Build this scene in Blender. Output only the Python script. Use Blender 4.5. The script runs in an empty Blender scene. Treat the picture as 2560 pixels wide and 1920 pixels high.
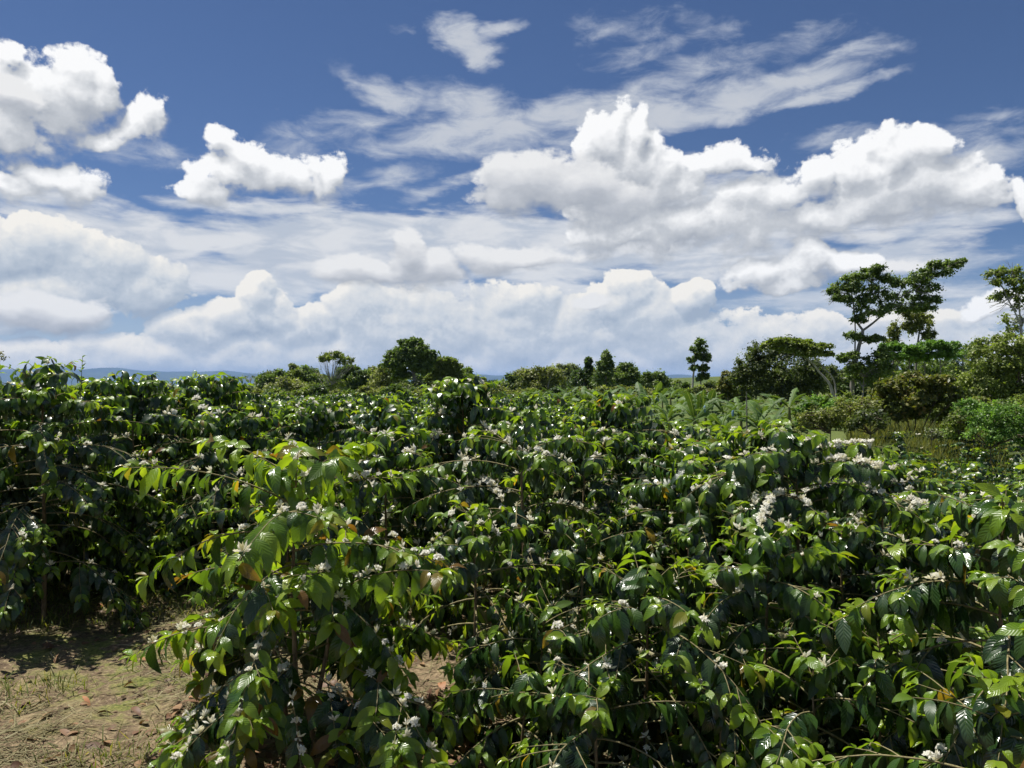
import bpy, math, random
import numpy as np
from mathutils import Vector

S = bpy.context.scene
COL = S.collection
EYE = 1.6            # camera height above the path
FPX = 1670.0         # focal length in units of a 2212 wide picture
R = math.radians
SUN_EL, SUN_AZ = 66.0, -54.0      # elevation, azimuth from +Y towards +X (negative = left)

# ---------------------------------------------------------------- camera
cam = bpy.data.cameras.new('camera')
cam.sensor_width = 36.0
cam.lens = 36.0 * FPX / 2212.0
cam.clip_start = 0.05
cam.clip_end = 120000
co = bpy.data.objects.new('camera', cam)
COL.objects.link(co)
co.location = (0, 0, EYE)
co.rotation_euler = (R(90), 0, 0)
S.camera = co

S.view_settings.view_transform = 'Standard'
S.view_settings.look = 'None'
S.view_settings.exposure = 0.55
S.view_settings.gamma = 1.0
S.cycles.max_bounces = 6
S.cycles.diffuse_bounces = 3
S.cycles.glossy_bounces = 2
S.cycles.transmission_bounces = 4
S.cycles.transparent_max_bounces = 4
S.cycles.use_denoising = True
S.cycles.use_adaptive_sampling = True
S.cycles.adaptive_threshold = 0.02
S.cycles.sample_clamp_indirect = 6.0
S.cycles.caustics_reflective = False
S.cycles.caustics_refractive = False

# ---------------------------------------------------------------- small node language
class NT:
    def __init__(self, tree):
        self.t = tree; self.n = tree.nodes; self.l = tree.links
    def node(self, kind, **kw):
        n = self.n.new(kind)
        for k, v in kw.items(): setattr(n, k, v)
        return n
    def put(self, sock, v):
        if isinstance(v, bpy.types.NodeSocket): self.l.new(v, sock)
        elif v is not None: sock.default_value = v
    def m(self, op, a, b=None, c=None, clamp=False):
        n = self.n.new('ShaderNodeMath'); n.operation = op; n.use_clamp = clamp
        for s, v in zip(n.inputs, (a, b, c)): self.put(s, v)
        return n.outputs[0]
    def v(self, op, a, b=None, c=None, scale=None):
        n = self.n.new('ShaderNodeVectorMath'); n.operation = op
        for s, x in zip(n.inputs, (a, b, c)): self.put(s, x)
        if scale is not None: self.put(n.inputs['Scale'], scale)
        return n.outputs['Value'] if op in ('DOT_PRODUCT', 'LENGTH', 'DISTANCE') else n.outputs[0]
    def ramp(self, x, a, b, lo=0.0, hi=1.0, smooth=True):
        n = self.n.new('ShaderNodeMapRange'); n.interpolation_type = 'SMOOTHSTEP' if smooth else 'LINEAR'
        for i, q in enumerate((x, a, b, lo, hi)): self.put(n.inputs[i], q)
        return n.outputs[0]
    def mix(self, f, a, b, blend='MIX'):
        n = self.n.new('ShaderNodeMix'); n.data_type = 'RGBA'; n.blend_type = blend
        self.put(n.inputs['Factor'], f)
        self.put(n.inputs[6], a if not isinstance(a, tuple) else (*a[:3], 1)); self.put(n.inputs[7], b if not isinstance(b, tuple) else (*b[:3], 1))
        return n.outputs[2]
    def noise(self, vec, scale, detail=4, rough=.5, dist=0.0, dim='3D', lac=2.0):
        n = self.n.new('ShaderNodeTexNoise'); n.noise_dimensions = dim
        self.put(n.inputs['Vector'], vec)
        for k, x in (('Scale', scale), ('Detail', detail), ('Roughness', rough), ('Distortion', dist), ('Lacunarity', lac)): n.inputs[k].default_value = x
        return n
    def voro(self, vec, scale, detail=2, rough=.5, feat='SMOOTH_F1', smooth=.5, dim='2D'):
        n = self.n.new('ShaderNodeTexVoronoi'); n.voronoi_dimensions = dim; n.feature = feat; n.normalize = True
        self.put(n.inputs['Vector'], vec)
        n.inputs['Scale'].default_value = scale; n.inputs['Detail'].default_value = detail; n.inputs['Roughness'].default_value = rough
        if feat == 'SMOOTH_F1': n.inputs['Smoothness'].default_value = smooth
        return n.outputs['Distance']
    def comb(self, x, y, z=0.0):
        n = self.n.new('ShaderNodeCombineXYZ')
        for s, v in zip(n.inputs, (x, y, z)): self.put(s, v)
        return n.outputs[0]
# ---------------------------------------------------------------- sky: Nishita air with cloud banks laid out by compass bearing and height
W = bpy.data.worlds.new('World'); S.world = W; W.use_nodes = True
W.node_tree.nodes.clear()
n = NT(W.node_tree)
def ae(px, py):                                   # bearing and elevation (radians) of a cloud
    a = math.atan((px - 1106) / FPX)
    return a, math.atan((830 - py) / FPX * math.cos(a))

# blobs: x, y, radius x, radius y, bulge
NEAR = [(60,215,150,82,1),(150,180,85,60,1),(205,190,48,48,1),(30,270,110,60,.9),(15,310,70,36,.9),(8,105,32,30,.7),
 (285,270,70,42,.62),(318,255,42,38,.62),(230,298,70,24,.5),
 (100,380,90,48,.85),(60,415,80,34,.7),(150,400,50,35,.7),
 (530,345,65,50,.9),(560,378,110,48,.9),(450,392,80,34,.75),(620,385,70,38,.8),(705,382,48,48,.8),(400,385,34,22,.5),
 (1312,305,66,66,1.25),(1380,296,40,48,1.2),(1345,345,95,70,1.2),(1375,360,90,60,1.2),(1430,400,92,70,1.2),(1330,440,115,75,1.1),(1460,480,95,62,1.0),(1350,505,150,50,.9),
 (1560,352,95,26,.5),
 (1920,345,80,65,1.15),(1985,330,75,48,1.1),(1840,375,72,55,1.1),(1990,400,130,70,1.15),(2080,420,105,48,1.0),(1890,425,140,65,1.1),(1745,395,62,55,1.0),(1800,465,110,38,.8),(1660,430,120,60,.7),(1620,480,160,50,.6),
 (1760,556,75,50,.95),(1830,575,60,40,.9),(1640,580,70,38,.7),(1720,606,120,24,.6),(2208,462,36,50,.9),(2150,670,60,28,.7)]
GREY = [(1150,392,112,58,1),(1240,405,105,62,1),(1100,420,80,42,.9),(1300,430,90,50,.6),
 (870,550,48,44,1.0),(905,580,90,40,.9),(780,585,90,26,.6),(1110,556,130,28,.6),(10,205,95,30,.9),(1275,648,50,20,.6),(110,680,130,46,.9),(1960,572,60,16,.4)]
FAR = [(60,540,150,75,.95),(200,590,140,80,.95),(100,640,150,80,1),(300,620,100,60,.7),
 (560,640,46,46,1.05),(585,680,60,50,1.05),(500,690,80,50,1.0),(430,720,100,55,.9),(650,715,100,56,.9),(780,680,70,75,.8),(830,720,120,85,.9),
 (80,790,170,55,1),(300,775,190,55,1),(520,775,200,60,1),(720,775,160,60,1),
 (960,720,120,95,.9),(1100,740,150,100,.95),(1120,660,80,50,.7),
 (1350,640,62,52,1.15),(1310,665,70,50,1.1),(1400,690,110,70,1.1),(1490,645,56,36,1.1),(1280,720,120,80,1.0),(1450,740,140,80,1.0),
 (1000,800,220,55,1),(1300,800,240,60,1),(1560,790,160,70,.9),(1700,740,170,60,.75),(1780,800,200,70,.9),(1980,770,190,80,.85),(2150,790,160,70,.9),(1930,700,150,30,.55)]
SHEET = [(900,520,440,75,1),(640,530,330,62,1),(360,520,240,38,.9),(1180,540,320,70,1),(1500,560,280,60,.8),(1650,500,200,60,.6),
 (560,600,360,50,.8),(1000,640,330,38,.7),(250,560,240,60,.8),(1900,640,330,34,.5),(2060,690,280,40,.6),(1480,470,200,110,.7),(1620,420,180,60,.6),
 (250,480,220,40,.6),(1950,560,240,40,.55),(1960,480,220,50,.5),(520,440,160,22,.4),(100,420,170,30,.45),(80,470,120,40,.6)]
# wisps live in a frame turned by their slant (degrees)
WISP = [(1050,285,260,58,1,5),(1240,250,300,54,1,8),(1000,225,160,44,.9,-6),(1400,250,260,46,1,10),(1600,215,330,42,1,10),(1800,200,190,18,.85,7),(1790,130,120,14,.6,14),
 (830,205,110,36,.8,-14),(770,185,60,16,.6,-20),(880,380,90,26,.55,10),(960,405,130,16,.6,14),(850,310,170,30,.45,0),(1440,105,150,22,.45,8),
 (2120,335,170,40,.75,-3),(2140,245,90,14,.4,-8),(760,260,120,20,.35,0),(230,432,100,9,.55,-5),(720,410,80,22,.35,4),(1560,150,260,36,.35,6),
 (1005,82,84,42,1.1,-12),(1040,108,44,40,1.0,0),(1080,64,48,22,.8,14),(860,55,30,10,.35,0),(1950,300,230,36,.75,-4),(620,330,150,30,.4,8),(300,330,160,26,.35,-6),(700,290,120,40,.45,4),(1380,60,120,20,.15,0)]

def blob_chain(t, p, blobs, cap=-1.5):
    acc = None
    for b in blobs:
        x, y, rx, ry, amp = b[:5]
        a, e = ae(x, y); c = math.cos(a)
        ra, re = rx / FPX * c * c, ry / FPX * c
        q = t.v('MULTIPLY_ADD', p, (1 / ra, 1 / re, 0), (-a / ra, -e / re, 0))
        if len(b) > 5:
            s = math.tan(R(b[5]))
            k = t.m('MULTIPLY', t.v('DOT_PRODUCT', p, (1, 0, 0)), 1)
            q = t.v('MULTIPLY_ADD', p, (1 / ra, 1 / re, 0), (-a / ra, (-e + s * a) / re, 0))
            q = t.v('ADD', q, t.v('SCALE', (0, 1, 0), scale=t.m('MULTIPLY', k, -s / re)))
        d = t.v('DOT_PRODUCT', q, q)
        h = t.m('MULTIPLY_ADD', d, -amp, amp)
        acc = h if acc is None else t.m('SMOOTH_MAX', acc, h, .18)
    return t.m('MAXIMUM', acc, cap)

def height_group(name, blobs, scale, sq, puff, fine, warp, dense):
    g = bpy.data.node_groups.new(name, 'ShaderNodeTree')
    g.interface.new_socket('P', in_out='INPUT', socket_type='NodeSocketVector')
    g.interface.new_socket('H', in_out='OUTPUT', socket_type='NodeSocketFloat')
    g.interface.new_socket('B', in_out='OUTPUT', socket_type='NodeSocketFloat')
    t = NT(g)
    p = t.node('NodeGroupInput').outputs[0]
    ps = t.v('MULTIPLY', p, (1, sq, 1))
    w = t.noise(ps, scale * .9, 4, .55, 0, '2D').outputs['Color']
    pw = t.v('MULTIPLY_ADD', w, (warp, warp / sq, 0), p)
    pw = t.v('ADD', pw, (-warp * .5, -warp * .5 / sq, 0))
    h = blob_chain(t, pw, blobs)
    w2 = t.noise(ps, scale * 3.2, 2, .5, 0, '2D').outputs['Color']
    pv = t.v('ADD', t.v('SCALE', ps, scale=1.0), t.v('SCALE', w2, scale=.35 / scale))
    v1 = t.voro(pv, scale, dense, .58, 'F1')
    b = t.m('MULTIPLY', t.m('SUBTRACT', .14, t.m('MULTIPLY', v1, v1)), puff * 1.6)
    f = t.m('MULTIPLY', t.m('SUBTRACT', t.noise(ps, scale * 2.2, 6, .62, 0, '2D').outputs[0], .5), fine)
    H = t.m('ADD', t.m('ADD', h, b), f)
    o = t.node('NodeGroupOutput'); t.l.new(H, o.inputs[0]); t.l.new(h, o.inputs[1])
    return g

def use(group, p):
    k = n.node('ShaderNodeGroup'); k.node_tree = group; n.put(k.inputs[0], p); return k.outputs

geo = n.node('ShaderNodeTexCoord').outputs['Generated']
sep = n.node('ShaderNodeSeparateXYZ'); n.l.new(geo, sep.inputs[0])
X, Y, Z = sep.outputs
az = n.m('ARCTAN2', X, Y)
el = n.m('ARCSINE', Z)
P = n.comb(az, el)

sky = n.node('ShaderNodeTexSky', sky_type='NISHITA', sun_disc=False)
sky.sun_elevation = R(SUN_EL); sky.sun_rotation = R(SUN_AZ)
sky.altitude = 1500; sky.air_density = 1.0; sky.dust_density = .6; sky.ozone_density = 2.0
skyc = n.v('MULTIPLY', sky.outputs[0], (.33, .385, .485))         # deep polarised mountain air

K = 10.0     # cloud radiances are written as seen, the Background strength is 1/K
def col(r, g, b): return (r * K * .70, g * K * .70, b * K * .70)

# high wisps and sheets
wisp_warp = n.noise(n.v('MULTIPLY', P, (1, 2.2, 1)), 9, 5, .6, 0, '2D')
PW = n.v('ADD', n.v('MULTIPLY_ADD', wisp_warp.outputs['Color'], (.07, .035, 0), P), (-.035, -.0175, 0))
hw = blob_chain(n, PW, WISP)
fib = n.noise(n.v('MULTIPLY', P, (1, 2.6, 1)), 15, 8, .62, .3, '2D').outputs[0]
hw = n.m('ADD', hw, n.m('MULTIPLY', n.m('SUBTRACT', fib, .5), 2.2))
mw = n.m('MULTIPLY', n.ramp(hw, -.25, 1.05), .80)
hs = blob_chain(n, PW, SHEET)
fib2 = n.noise(n.v('MULTIPLY', P, (1, 4.5, 1)), 10, 8, .58, .2, '2D').outputs[0]
hs = n.m('ADD', hs, n.m('MULTIPLY', n.m('SUBTRACT', fib2, .5), 1.5))
ms = n.m('MULTIPLY', n.ramp(hs, -.15, .55), .93)
c = n.mix(mw, skyc, n.mix(n.ramp(hw, .2, 1.3), col(.50, .55, .64), col(.66, .68, .71)))
sh = n.ramp(n.noise(n.v('MULTIPLY', P, (1, 3.6, 1)), 12, 5, .55, .3, '2D').outputs[0], .32, .66)
c = n.mix(ms, c, n.mix(sh, col(.52, .57, .65), col(.76, .77, .785)))
# pale moisture low over the horizon
c = n.mix(n.ramp(el, .17, .0, 0, .55), c, col(.55, .63, .74))

def back(c):
    b = n.node('ShaderNodeBackground'); n.put(b.inputs[0], c); b.inputs[1].default_value = 1.0 / K
    return b.outputs[0]
def over(f, under, top):                        # the top cloud hides what is under it
    k = n.node('ShaderNodeMixShader'); n.put(k.inputs[0], f); n.l.new(under, k.inputs[1]); n.l.new(top, k.inputs[2])
    return k.outputs[0]
def near_horizon(c): return n.mix(n.ramp(el, .020, .0, 0, .45), c, col(.34, .45, .62))
def cumulus(under, group, edge, dx, dy, gain, big, base, soft, shadow, mid, light):
    h0, b0 = use(group, P)
    h1, b1 = use(group, n.v('ADD', P, (dx, dy, 0)))
    w = n.ramp(n.m('SUBTRACT', b0, b1), .15, -.6, edge[1] * .75, edge[1] * .75 + soft)      # crisp tops, dissolving bases
    m = n.ramp(h0, edge[0], w)
    s = n.m('MULTIPLY_ADD', n.m('SUBTRACT', h0, h1), gain, base)
    s = n.m('MULTIPLY_ADD', n.m('SUBTRACT', b0, b1), big, s)
    lo = n.mix(n.ramp(s, 0, .5, smooth=False), shadow, mid)
    cc = n.mix(n.ramp(s, .42, 1.0, smooth=False), lo, light)
    return over(m, under, back(near_horizon(cc)))

g_far = height_group('far cumulus', FAR, 19, 1.2, 2.4, .75, .035, 4)
g_near = height_group('near cumulus', NEAR, 13, 1.2, 2.0, 2.2, .065, 4)
g_grey = height_group('low grey cumulus', GREY, 11, 1.6, 1.2, 1.6, .06, 3)
base_sky = back(near_horizon(c))
top = cumulus(base_sky, g_far, (-.18, .14), -.005, .012, .34, .50, .40, .10, col(.36, .43, .53), col(.58, .63, .69), col(.93, .90, .84))
top = over(n.m('LESS_THAN', el, .235), base_sky, top)
top = cumulus(top, g_near, (-.28, .28), -.007, .018, .27, .70, .40, .95, col(.40, .43, .48), col(.62, .64, .67), col(.97, .97, .97))
top = cumulus(top, g_grey, (-.3, .4), -.004, .020, .24, .45, .36, .7, col(.36, .39, .44), col(.56, .58, .62), col(.84, .84, .84))
# the rest of the sky (overhead and behind): scattered cumulus from one cheap noise
cn = n.noise(n.v('MULTIPLY', geo, (1, 1, 2.2)), 2.6, 4, .6, .3)
rest = n.mix(n.ramp(cn.outputs[0], .52, .66), skyc, n.mix(n.ramp(cn.outputs[0], .6, .8), col(.85, .86, .87), col(.5, .53, .58)))
rest = n.mix(n.ramp(el, .22, .0, 0, .8), rest, col(.6, .65, .72))
rest = n.mix(n.ramp(el, .0, -.03), rest, col(.09, .11, .06))
window = n.m('MULTIPLY', n.ramp(n.m('ABSOLUTE', az), 1.0, .85), n.m('MULTIPLY', n.ramp(el, .62, .50), n.ramp(el, -.03, -.02)))
full = over(window, back(rest), top)
wo = n.node('ShaderNodeOutputWorld'); n.l.new(full, wo.inputs[0])
W.cycles.sampling_method = 'MANUAL'; W.cycles.sample_map_resolution = 512

sun = bpy.data.lights.new('sun', 'SUN'); sun.energy = 5.0; sun.angle = R(.53); sun.color = (1, .955, .88)
so = bpy.data.objects.new('sun', sun); COL.objects.link(so)
sd = Vector((math.sin(R(SUN_AZ)) * math.cos(R(SUN_EL)), math.cos(R(SUN_AZ)) * math.cos(R(SUN_EL)), math.sin(R(SUN_EL))))
so.rotation_euler = sd.to_track_quat('Z', 'Y').to_euler()
so.location = sd * 30
# ---------------------------------------------------------------- materials
def new_mat(name):
    m = bpy.data.materials.new(name); m.use_nodes = True
    m.node_tree.nodes.clear()
    return m, NT(m.node_tree)
def finish(t, sh):
    o = t.node('ShaderNodeOutputMaterial'); t.l.new(sh, o.inputs[0])
def principled(t, color, rough=.6, spec=.4, bump=None):
    p = t.node('ShaderNodeBsdfPrincipled'); t.put(p.inputs['Base Color'], color if not isinstance(color, tuple) else (*color[:3], 1))
    t.put(p.inputs['Roughness'], rough); t.put(p.inputs['Specular IOR Level'], spec)
    if bump is not None: t.l.new(bump, p.inputs['Normal'])
    return p.outputs[0]
def attr(t, name, out='Fac'):
    a = t.node('ShaderNodeAttribute'); a.attribute_name = name
    return a.outputs[out]
def cramp(t, x, stops):
    r = t.node('ShaderNodeValToRGB'); e = r.color_ramp.elements
    while len(e) < len(stops): e.new(1.0)
    for k, (p, c) in zip(e, stops): k.position = p; k.color = (*c, 1)
    t.put(r.inputs[0], x)
    return r.outputs[0]

def leaf_mat(name, stops, rough=.32, spec=.5, trans=.28, veins=True, under=(.055, .085, .03), tcol=1.6, sat=(1.25, 1.15, .45)):
    m, t = new_mat(name)
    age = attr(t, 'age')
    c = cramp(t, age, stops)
    nrm = None
    if veins:
        s = t.node('ShaderNodeSeparateXYZ'); t.l.new(attr(t, 'luv', 'Vector'), s.inputs[0])
        u, v = s.outputs[0], s.outputs[1]
        au = t.m('ABSOLUTE', u)
        # side veins leave the midrib at a slant, blade bulges between them
        k = t.m('MULTIPLY_ADD', v, 9.0, t.m('MULTIPLY', au, -2.2))
        w = t.m('ABSOLUTE', t.m('SINE', t.m('MULTIPLY', k, math.pi)))
        mid = t.ramp(au, 0.0, .12)
        hgt = t.m('MULTIPLY', w, mid)
        b = t.node('ShaderNodeBump'); b.inputs['Strength'].default_value = .28; b.inputs['Distance'].default_value = .004
        t.l.new(hgt, b.inputs['Height']); nrm = b.outputs[0]
        vein = t.m('SUBTRACT', 1.0, t.m('MULTIPLY', t.ramp(w, 0, .22), t.ramp(au, .0, .07)))
        c = t.mix(t.m('MULTIPLY', vein, .14), c, (.16, .22, .06))
    back = t.node('ShaderNodeNewGeometry').outputs['Backfacing']
    cc = t.mix(back, c, t.mix(.5, c, under))
    wear = t.noise(t.node('ShaderNodeTexCoord').outputs['Object'], 9, 2, .6).outputs[0]          # dusty and waxy leaves side by side
    r = t.m('ADD', t.m('MULTIPLY_ADD', back, .3, rough - .06), t.ramp(wear, .4, .62, 0, .24))
    p = principled(t, cc, r, spec, nrm)
    tr = t.node('ShaderNodeBsdfTranslucent')
    t.l.new(t.v('MULTIPLY', c, tuple(tcol * q for q in sat)), tr.inputs[0])
    x = t.node('ShaderNodeMixShader')
    t.put(x.inputs[0], t.ramp(age, .25, .75, trans[0], trans[1]) if isinstance(trans, tuple) else trans)      # young leaves let more light through
    t.l.new(p, x.inputs[1]); t.l.new(tr.outputs[0], x.inputs[2])
    finish(t, x.outputs[0])
    return m

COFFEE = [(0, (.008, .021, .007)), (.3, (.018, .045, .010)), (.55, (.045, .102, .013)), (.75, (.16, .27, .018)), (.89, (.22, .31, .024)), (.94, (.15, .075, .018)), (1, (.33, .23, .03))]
MAT = {}
MAT['coffee_leaf'] = leaf_mat('coffee_leaf', COFFEE, rough=.24, spec=.62, trans=(.10, .46))
MAT['coffee_leaf_small'] = leaf_mat('coffee_leaf_small', COFFEE, rough=.30, spec=.62, trans=(.12, .46), veins=False)

def bark_mat(name, a, b, scale=30, rough=.85, stretch=(1, 1, .25)):
    m, t = new_mat(name)
    g = t.node('ShaderNodeTexCoord').outputs['Object']
    q = t.noise(t.v('MULTIPLY', g, stretch), scale, 5, .65)
    c = t.mix(t.ramp(q.outputs[0], .3, .7), a, b)
    bm = t.node('ShaderNodeBump'); bm.inputs['Strength'].default_value = .5; bm.inputs['Distance'].default_value = .01
    t.l.new(q.outputs[0], bm.inputs['Height'])
    finish(t, principled(t, c, rough, .25, bm.outputs[0]))
    return m
MAT['coffee_stem'] = bark_mat('coffee_stem', (.10, .068, .036), (.27, .20, .12), 40)
MAT['coffee_twig'] = bark_mat('coffee_twig', (.13, .115, .05), (.27, .23, .12), 60)
m, t = new_mat('coffee_flower')
fa = attr(t, 'age')
fc = cramp(t, fa, [(0, (.80, .76, .50)), (.35, (.92, .89, .74)), (1, (.96, .95, .90))])
fp = principled(t, fc, .55, .3)
tr = t.node('ShaderNodeBsdfTranslucent'); t.l.new(fc, tr.inputs[0])
x = t.node('ShaderNodeMixShader'); x.inputs[0].default_value = .6
t.l.new(fp, x.inputs[1]); t.l.new(tr.outputs[0], x.inputs[2]); finish(t, x.outputs[0])
MAT['coffee_flower'] = m

# ---------------------------------------------------------------- mesh helpers
def make_mesh(name, V, Q, mat, attrs=None, smooth=True, vecs=None):
    """V (n,3), Q (m,4) quads; a quad whose last two corners agree would be a triangle, so triangles come as (m,3)"""
    me = bpy.data.meshes.new(name)
    V = np.asarray(V, dtype=np.float32); Q = np.asarray(Q, dtype=np.int32)
    k = Q.shape[1]
    me.vertices.add(len(V)); me.vertices.foreach_set('co', V.ravel())
    me.loops.add(Q.size); me.loops.foreach_set('vertex_index', Q.ravel())
    me.polygons.add(len(Q))
    me.polygons.foreach_set('loop_start', np.arange(0, Q.size, k, dtype=np.int32))
    me.polygons.foreach_set('use_smooth', np.full(len(Q), smooth, dtype=bool))
    for kx, vals in (attrs or {}).items():
        a = me.attributes.new(kx, 'FLOAT', 'POINT'); a.data.foreach_set('value', np.asarray(vals, dtype=np.float32))
    for kx, vals in (vecs or {}).items():
        a = me.attributes.new(kx, 'FLOAT_VECTOR', 'POINT'); a.data.foreach_set('vector', np.asarray(vals, dtype=np.float32).ravel())
    me.materials.append(mat)
    me.update(calc_edges=True)
    return me
def link(name, data, parent=None, loc=None):
    o = bpy.data.objects.new(name, data); COL.objects.link(o)
    if parent is not None: o.parent = parent
    if loc is not None: o.location = loc
    return o
def tag(o, label=None, cat=None, group=None, kind=None):
    if label: o['label'] = label
    if cat: o['category'] = cat
    if group: o['group'] = group
    if kind: o['kind'] = kind
    return o
def norm(a): return a / (np.linalg.norm(a, axis=-1, keepdims=True) + 1e-9)

class Tubes:
    def __init__(self, sides=5): self.V = []; self.Q = []; self.c = 0; self.k = sides
    def add(self, pts, rad, sides=None):
        k = sides or self.k
        P = np.asarray(pts, float); n = len(P); r = np.asarray(rad, float) * np.ones(n)
        T = np.gradient(P, axis=0); T = norm(T)
        ref = np.array([0., 0, 1]) if abs(T[0][2]) < .9 else np.array([1., 0, 0])
        A = norm(np.cross(T, ref)); B = np.cross(T, A)
        th = np.arange(k) * 2 * np.pi / k
        ring = P[:, None] + r[:, None, None] * (np.cos(th)[None, :, None] * A[:, None] + np.sin(th)[None, :, None] * B[:, None])
        self.V.append(ring.reshape(-1, 3))
        i = np.arange(n - 1)[:, None] * k; j = np.arange(k)[None]; j2 = (j + 1) % k
        q = np.stack([i + j, i + j2, i + k + j2, i + k + j], -1).reshape(-1, 4) + self.c
        self.Q.append(q); self.c += n * k
    def mesh(self, name, mat): return make_mesh(name, np.concatenate(self.V), np.concatenate(self.Q), mat)
    def __bool__(self): return self.c > 0

def leaf_template(rows, cols, arch, fold, wave, phase, tip=1.6):
    v = np.linspace(0, 1, rows); u = np.linspace(-1, 1, cols)
    w = (np.sin(np.pi * np.clip(v, 0, 1) ** .85) ** .8) * (1 - .25 * v ** tip); w = w / w.max() * .5
    w[0] = .02; w[-1] = .01
    U, Vv = np.meshgrid(u, v)
    x = U * w[:, None]                          # in units of leaf width
    ang = arch * (Vv - .15)
    y = np.where(abs(arch) > 1e-3, (np.sin(ang) - np.sin(-arch * .15)) / (arch if abs(arch) > 1e-3 else 1), Vv)
    z = -(1 - np.cos(ang)) / (arch if abs(arch) > 1e-3 else 1) * np.sign(1)
    edge = np.abs(U) * np.sin(np.pi * Vv)
    z2 = fold * np.abs(U) * w[:, None] * .38 + wave * edge * np.sin(phase + Vv * 2 * np.pi * 2.6 + np.sign(U) * .6) * .045
    q = []
    for r_ in range(rows - 1):
        for c_ in range(cols - 1):
            a = r_ * cols + c_
            q.append((a, a + 1, a + cols + 1, a + cols))
    return x.ravel(), y.ravel(), z.ravel(), z2.ravel(), np.array(q), U.ravel(), Vv.ravel()

TPL = {}
def templates(lod):
    if lod not in TPL:
        rg = random.Random(5)
        rc = {0: (9, 5), 1: (6, 3), 2: (4, 3)}[lod]
        TPL[lod] = [leaf_template(rc[0], rc[1], rg.uniform(.5, 1.5), rg.uniform(.2, .8), rg.uniform(.6, 1.9) if lod == 0 else rg.uniform(.2, .8), rg.uniform(0, 6)) for _ in range(7)]
    return TPL[lod]
def build_leaves(name, L, lod, mat, seed=1):
    """L rows: origin(3) direction(3) normal(3) length width age"""
    L = np.asarray(L, float); tp = templates(lod)
    rng = np.random.default_rng(seed); pick = rng.integers(0, len(tp), len(L))
    V = []; Q = []; AG = []; LU = []; c = 0
    for k, (x, y, z, z2, q, U, VV) in enumerate(tp):
        A = L[pick == k]
        if not len(A): continue
        o, d, nn = A[:, 0:3], norm(A[:, 3:6]), A[:, 6:9]
        nn = norm(nn - d * (nn * d).sum(1, keepdims=True)); s = np.cross(d, nn)
        ln, wd = A[:, 9], A[:, 10]
        P = (o[:, None] + s[:, None] * (x[None] * wd[:, None])[..., None] + d[:, None] * (y[None] * ln[:, None])[..., None]
             + nn[:, None] * (z[None] * ln[:, None] + z2[None] * wd[:, None] * (1 if lod == 0 else 1))[..., None])
        V.append(P.reshape(-1, 3)); m_ = len(x)
        Q.append((q[None] + (np.arange(len(A)) * m_)[:, None, None]).reshape(-1, 4) + c); c += len(A) * m_
        AG.append(np.repeat(A[:, 11], m_))
        if lod == 0: LU.append(np.tile(np.stack([U, VV, U * 0], -1), (len(A), 1)))
    return make_mesh(name, np.concatenate(V), np.concatenate(Q), mat, {'age': np.concatenate(AG)}, True, {'luv': np.concatenate(LU)} if lod == 0 else None)

# petals and buds: slender three-sided spindles, flat five-pointed stars
SP = np.array([[0, 0, 0], [1, 0, .55], [-.5, .87, .6], [-.5, -.87, .5], [0, 0, 1]], float)
SPT = np.array([[0, 2, 1], [0, 3, 2], [0, 1, 3], [1, 2, 4], [2, 3, 4], [3, 1, 4]])
def build_flowers(name, F, rng, per=(5, 10), size=1.0):
    """F rows: position(3) up-vector(3) scale"""
    O = []; D = []; Ln = []; Rd = []; A = []
    for f in F:
        p = np.array(f[:3]); up = np.array(f[3:6]); sc = f[6] * size
        k = rng.randint(*per); openness = rng.random()
        for i in range(k):
            if openness > .55 and i % 2 == 0:             # an open star on its tube
                ax = norm(up + np.array([rng.gauss(0, .6) for _ in range(3)]))
                tipp = p + ax * .013 * sc
                O.append(p); D.append(ax); Ln.append(.015 * sc); Rd.append(.0016 * sc); A.append(.6)
                a = norm(np.cross(ax, np.array([.3, .5, .8]))); b = np.cross(ax, a); ph = rng.random() * 6
                for j in range(5):
                    th = ph + j * 1.2566
                    O.append(tipp); D.append(norm(math.cos(th) * a + math.sin(th) * b + ax * .35)); Ln.append(.013 * sc); Rd.append(.0042 * sc); A.append(.8 + .2 * rng.random())
            else:
                d = norm(up * rng.uniform(.5, 1.2) + np.array([rng.gauss(0, .55) for _ in range(3)]))
                O.append(p + d * .002); D.append(d); Ln.append(rng.uniform(.017, .031) * sc); Rd.append(rng.uniform(.0036, .0056) * sc); A.append(rng.uniform(.1, .9))
    O = np.array(O); D = np.array(D); Ln = np.array(Ln); Rd = np.array(Rd)
    a = norm(np.cross(D, np.array([.31, .52, .79]))); b = np.cross(D, a)
    V = O[:, None] + (SP[None, :, 0:1] * a[:, None] + SP[None, :, 1:2] * b[:, None]) * Rd[:, None, None] + SP[None, :, 2:3] * D[:, None] * Ln[:, None, None]
    T = (SPT[None] + (np.arange(len(O)) * 5)[:, None, None]).reshape(-1, 3)
    return make_mesh(name, V.reshape(-1, 3), T, MAT['coffee_flower'], {'age': np.repeat(A, 5)}, False)
def build_puffs(name, F, rng, size=1.0):
    """far blossoms: every cluster a handful of spindles"""
    return build_flowers(name, F, rng, (4, 6), size)

# ---------------------------------------------------------------- coffee bush
def hvec(a): return np.array([math.cos(a), math.sin(a), 0.0])
UP = np.array([0., 0, 1])
def rot_z(v, a):
    c, s = math.cos(a), math.sin(a); return np.array([v[0] * c - v[1] * s, v[0] * s + v[1] * c, v[2]])

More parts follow.
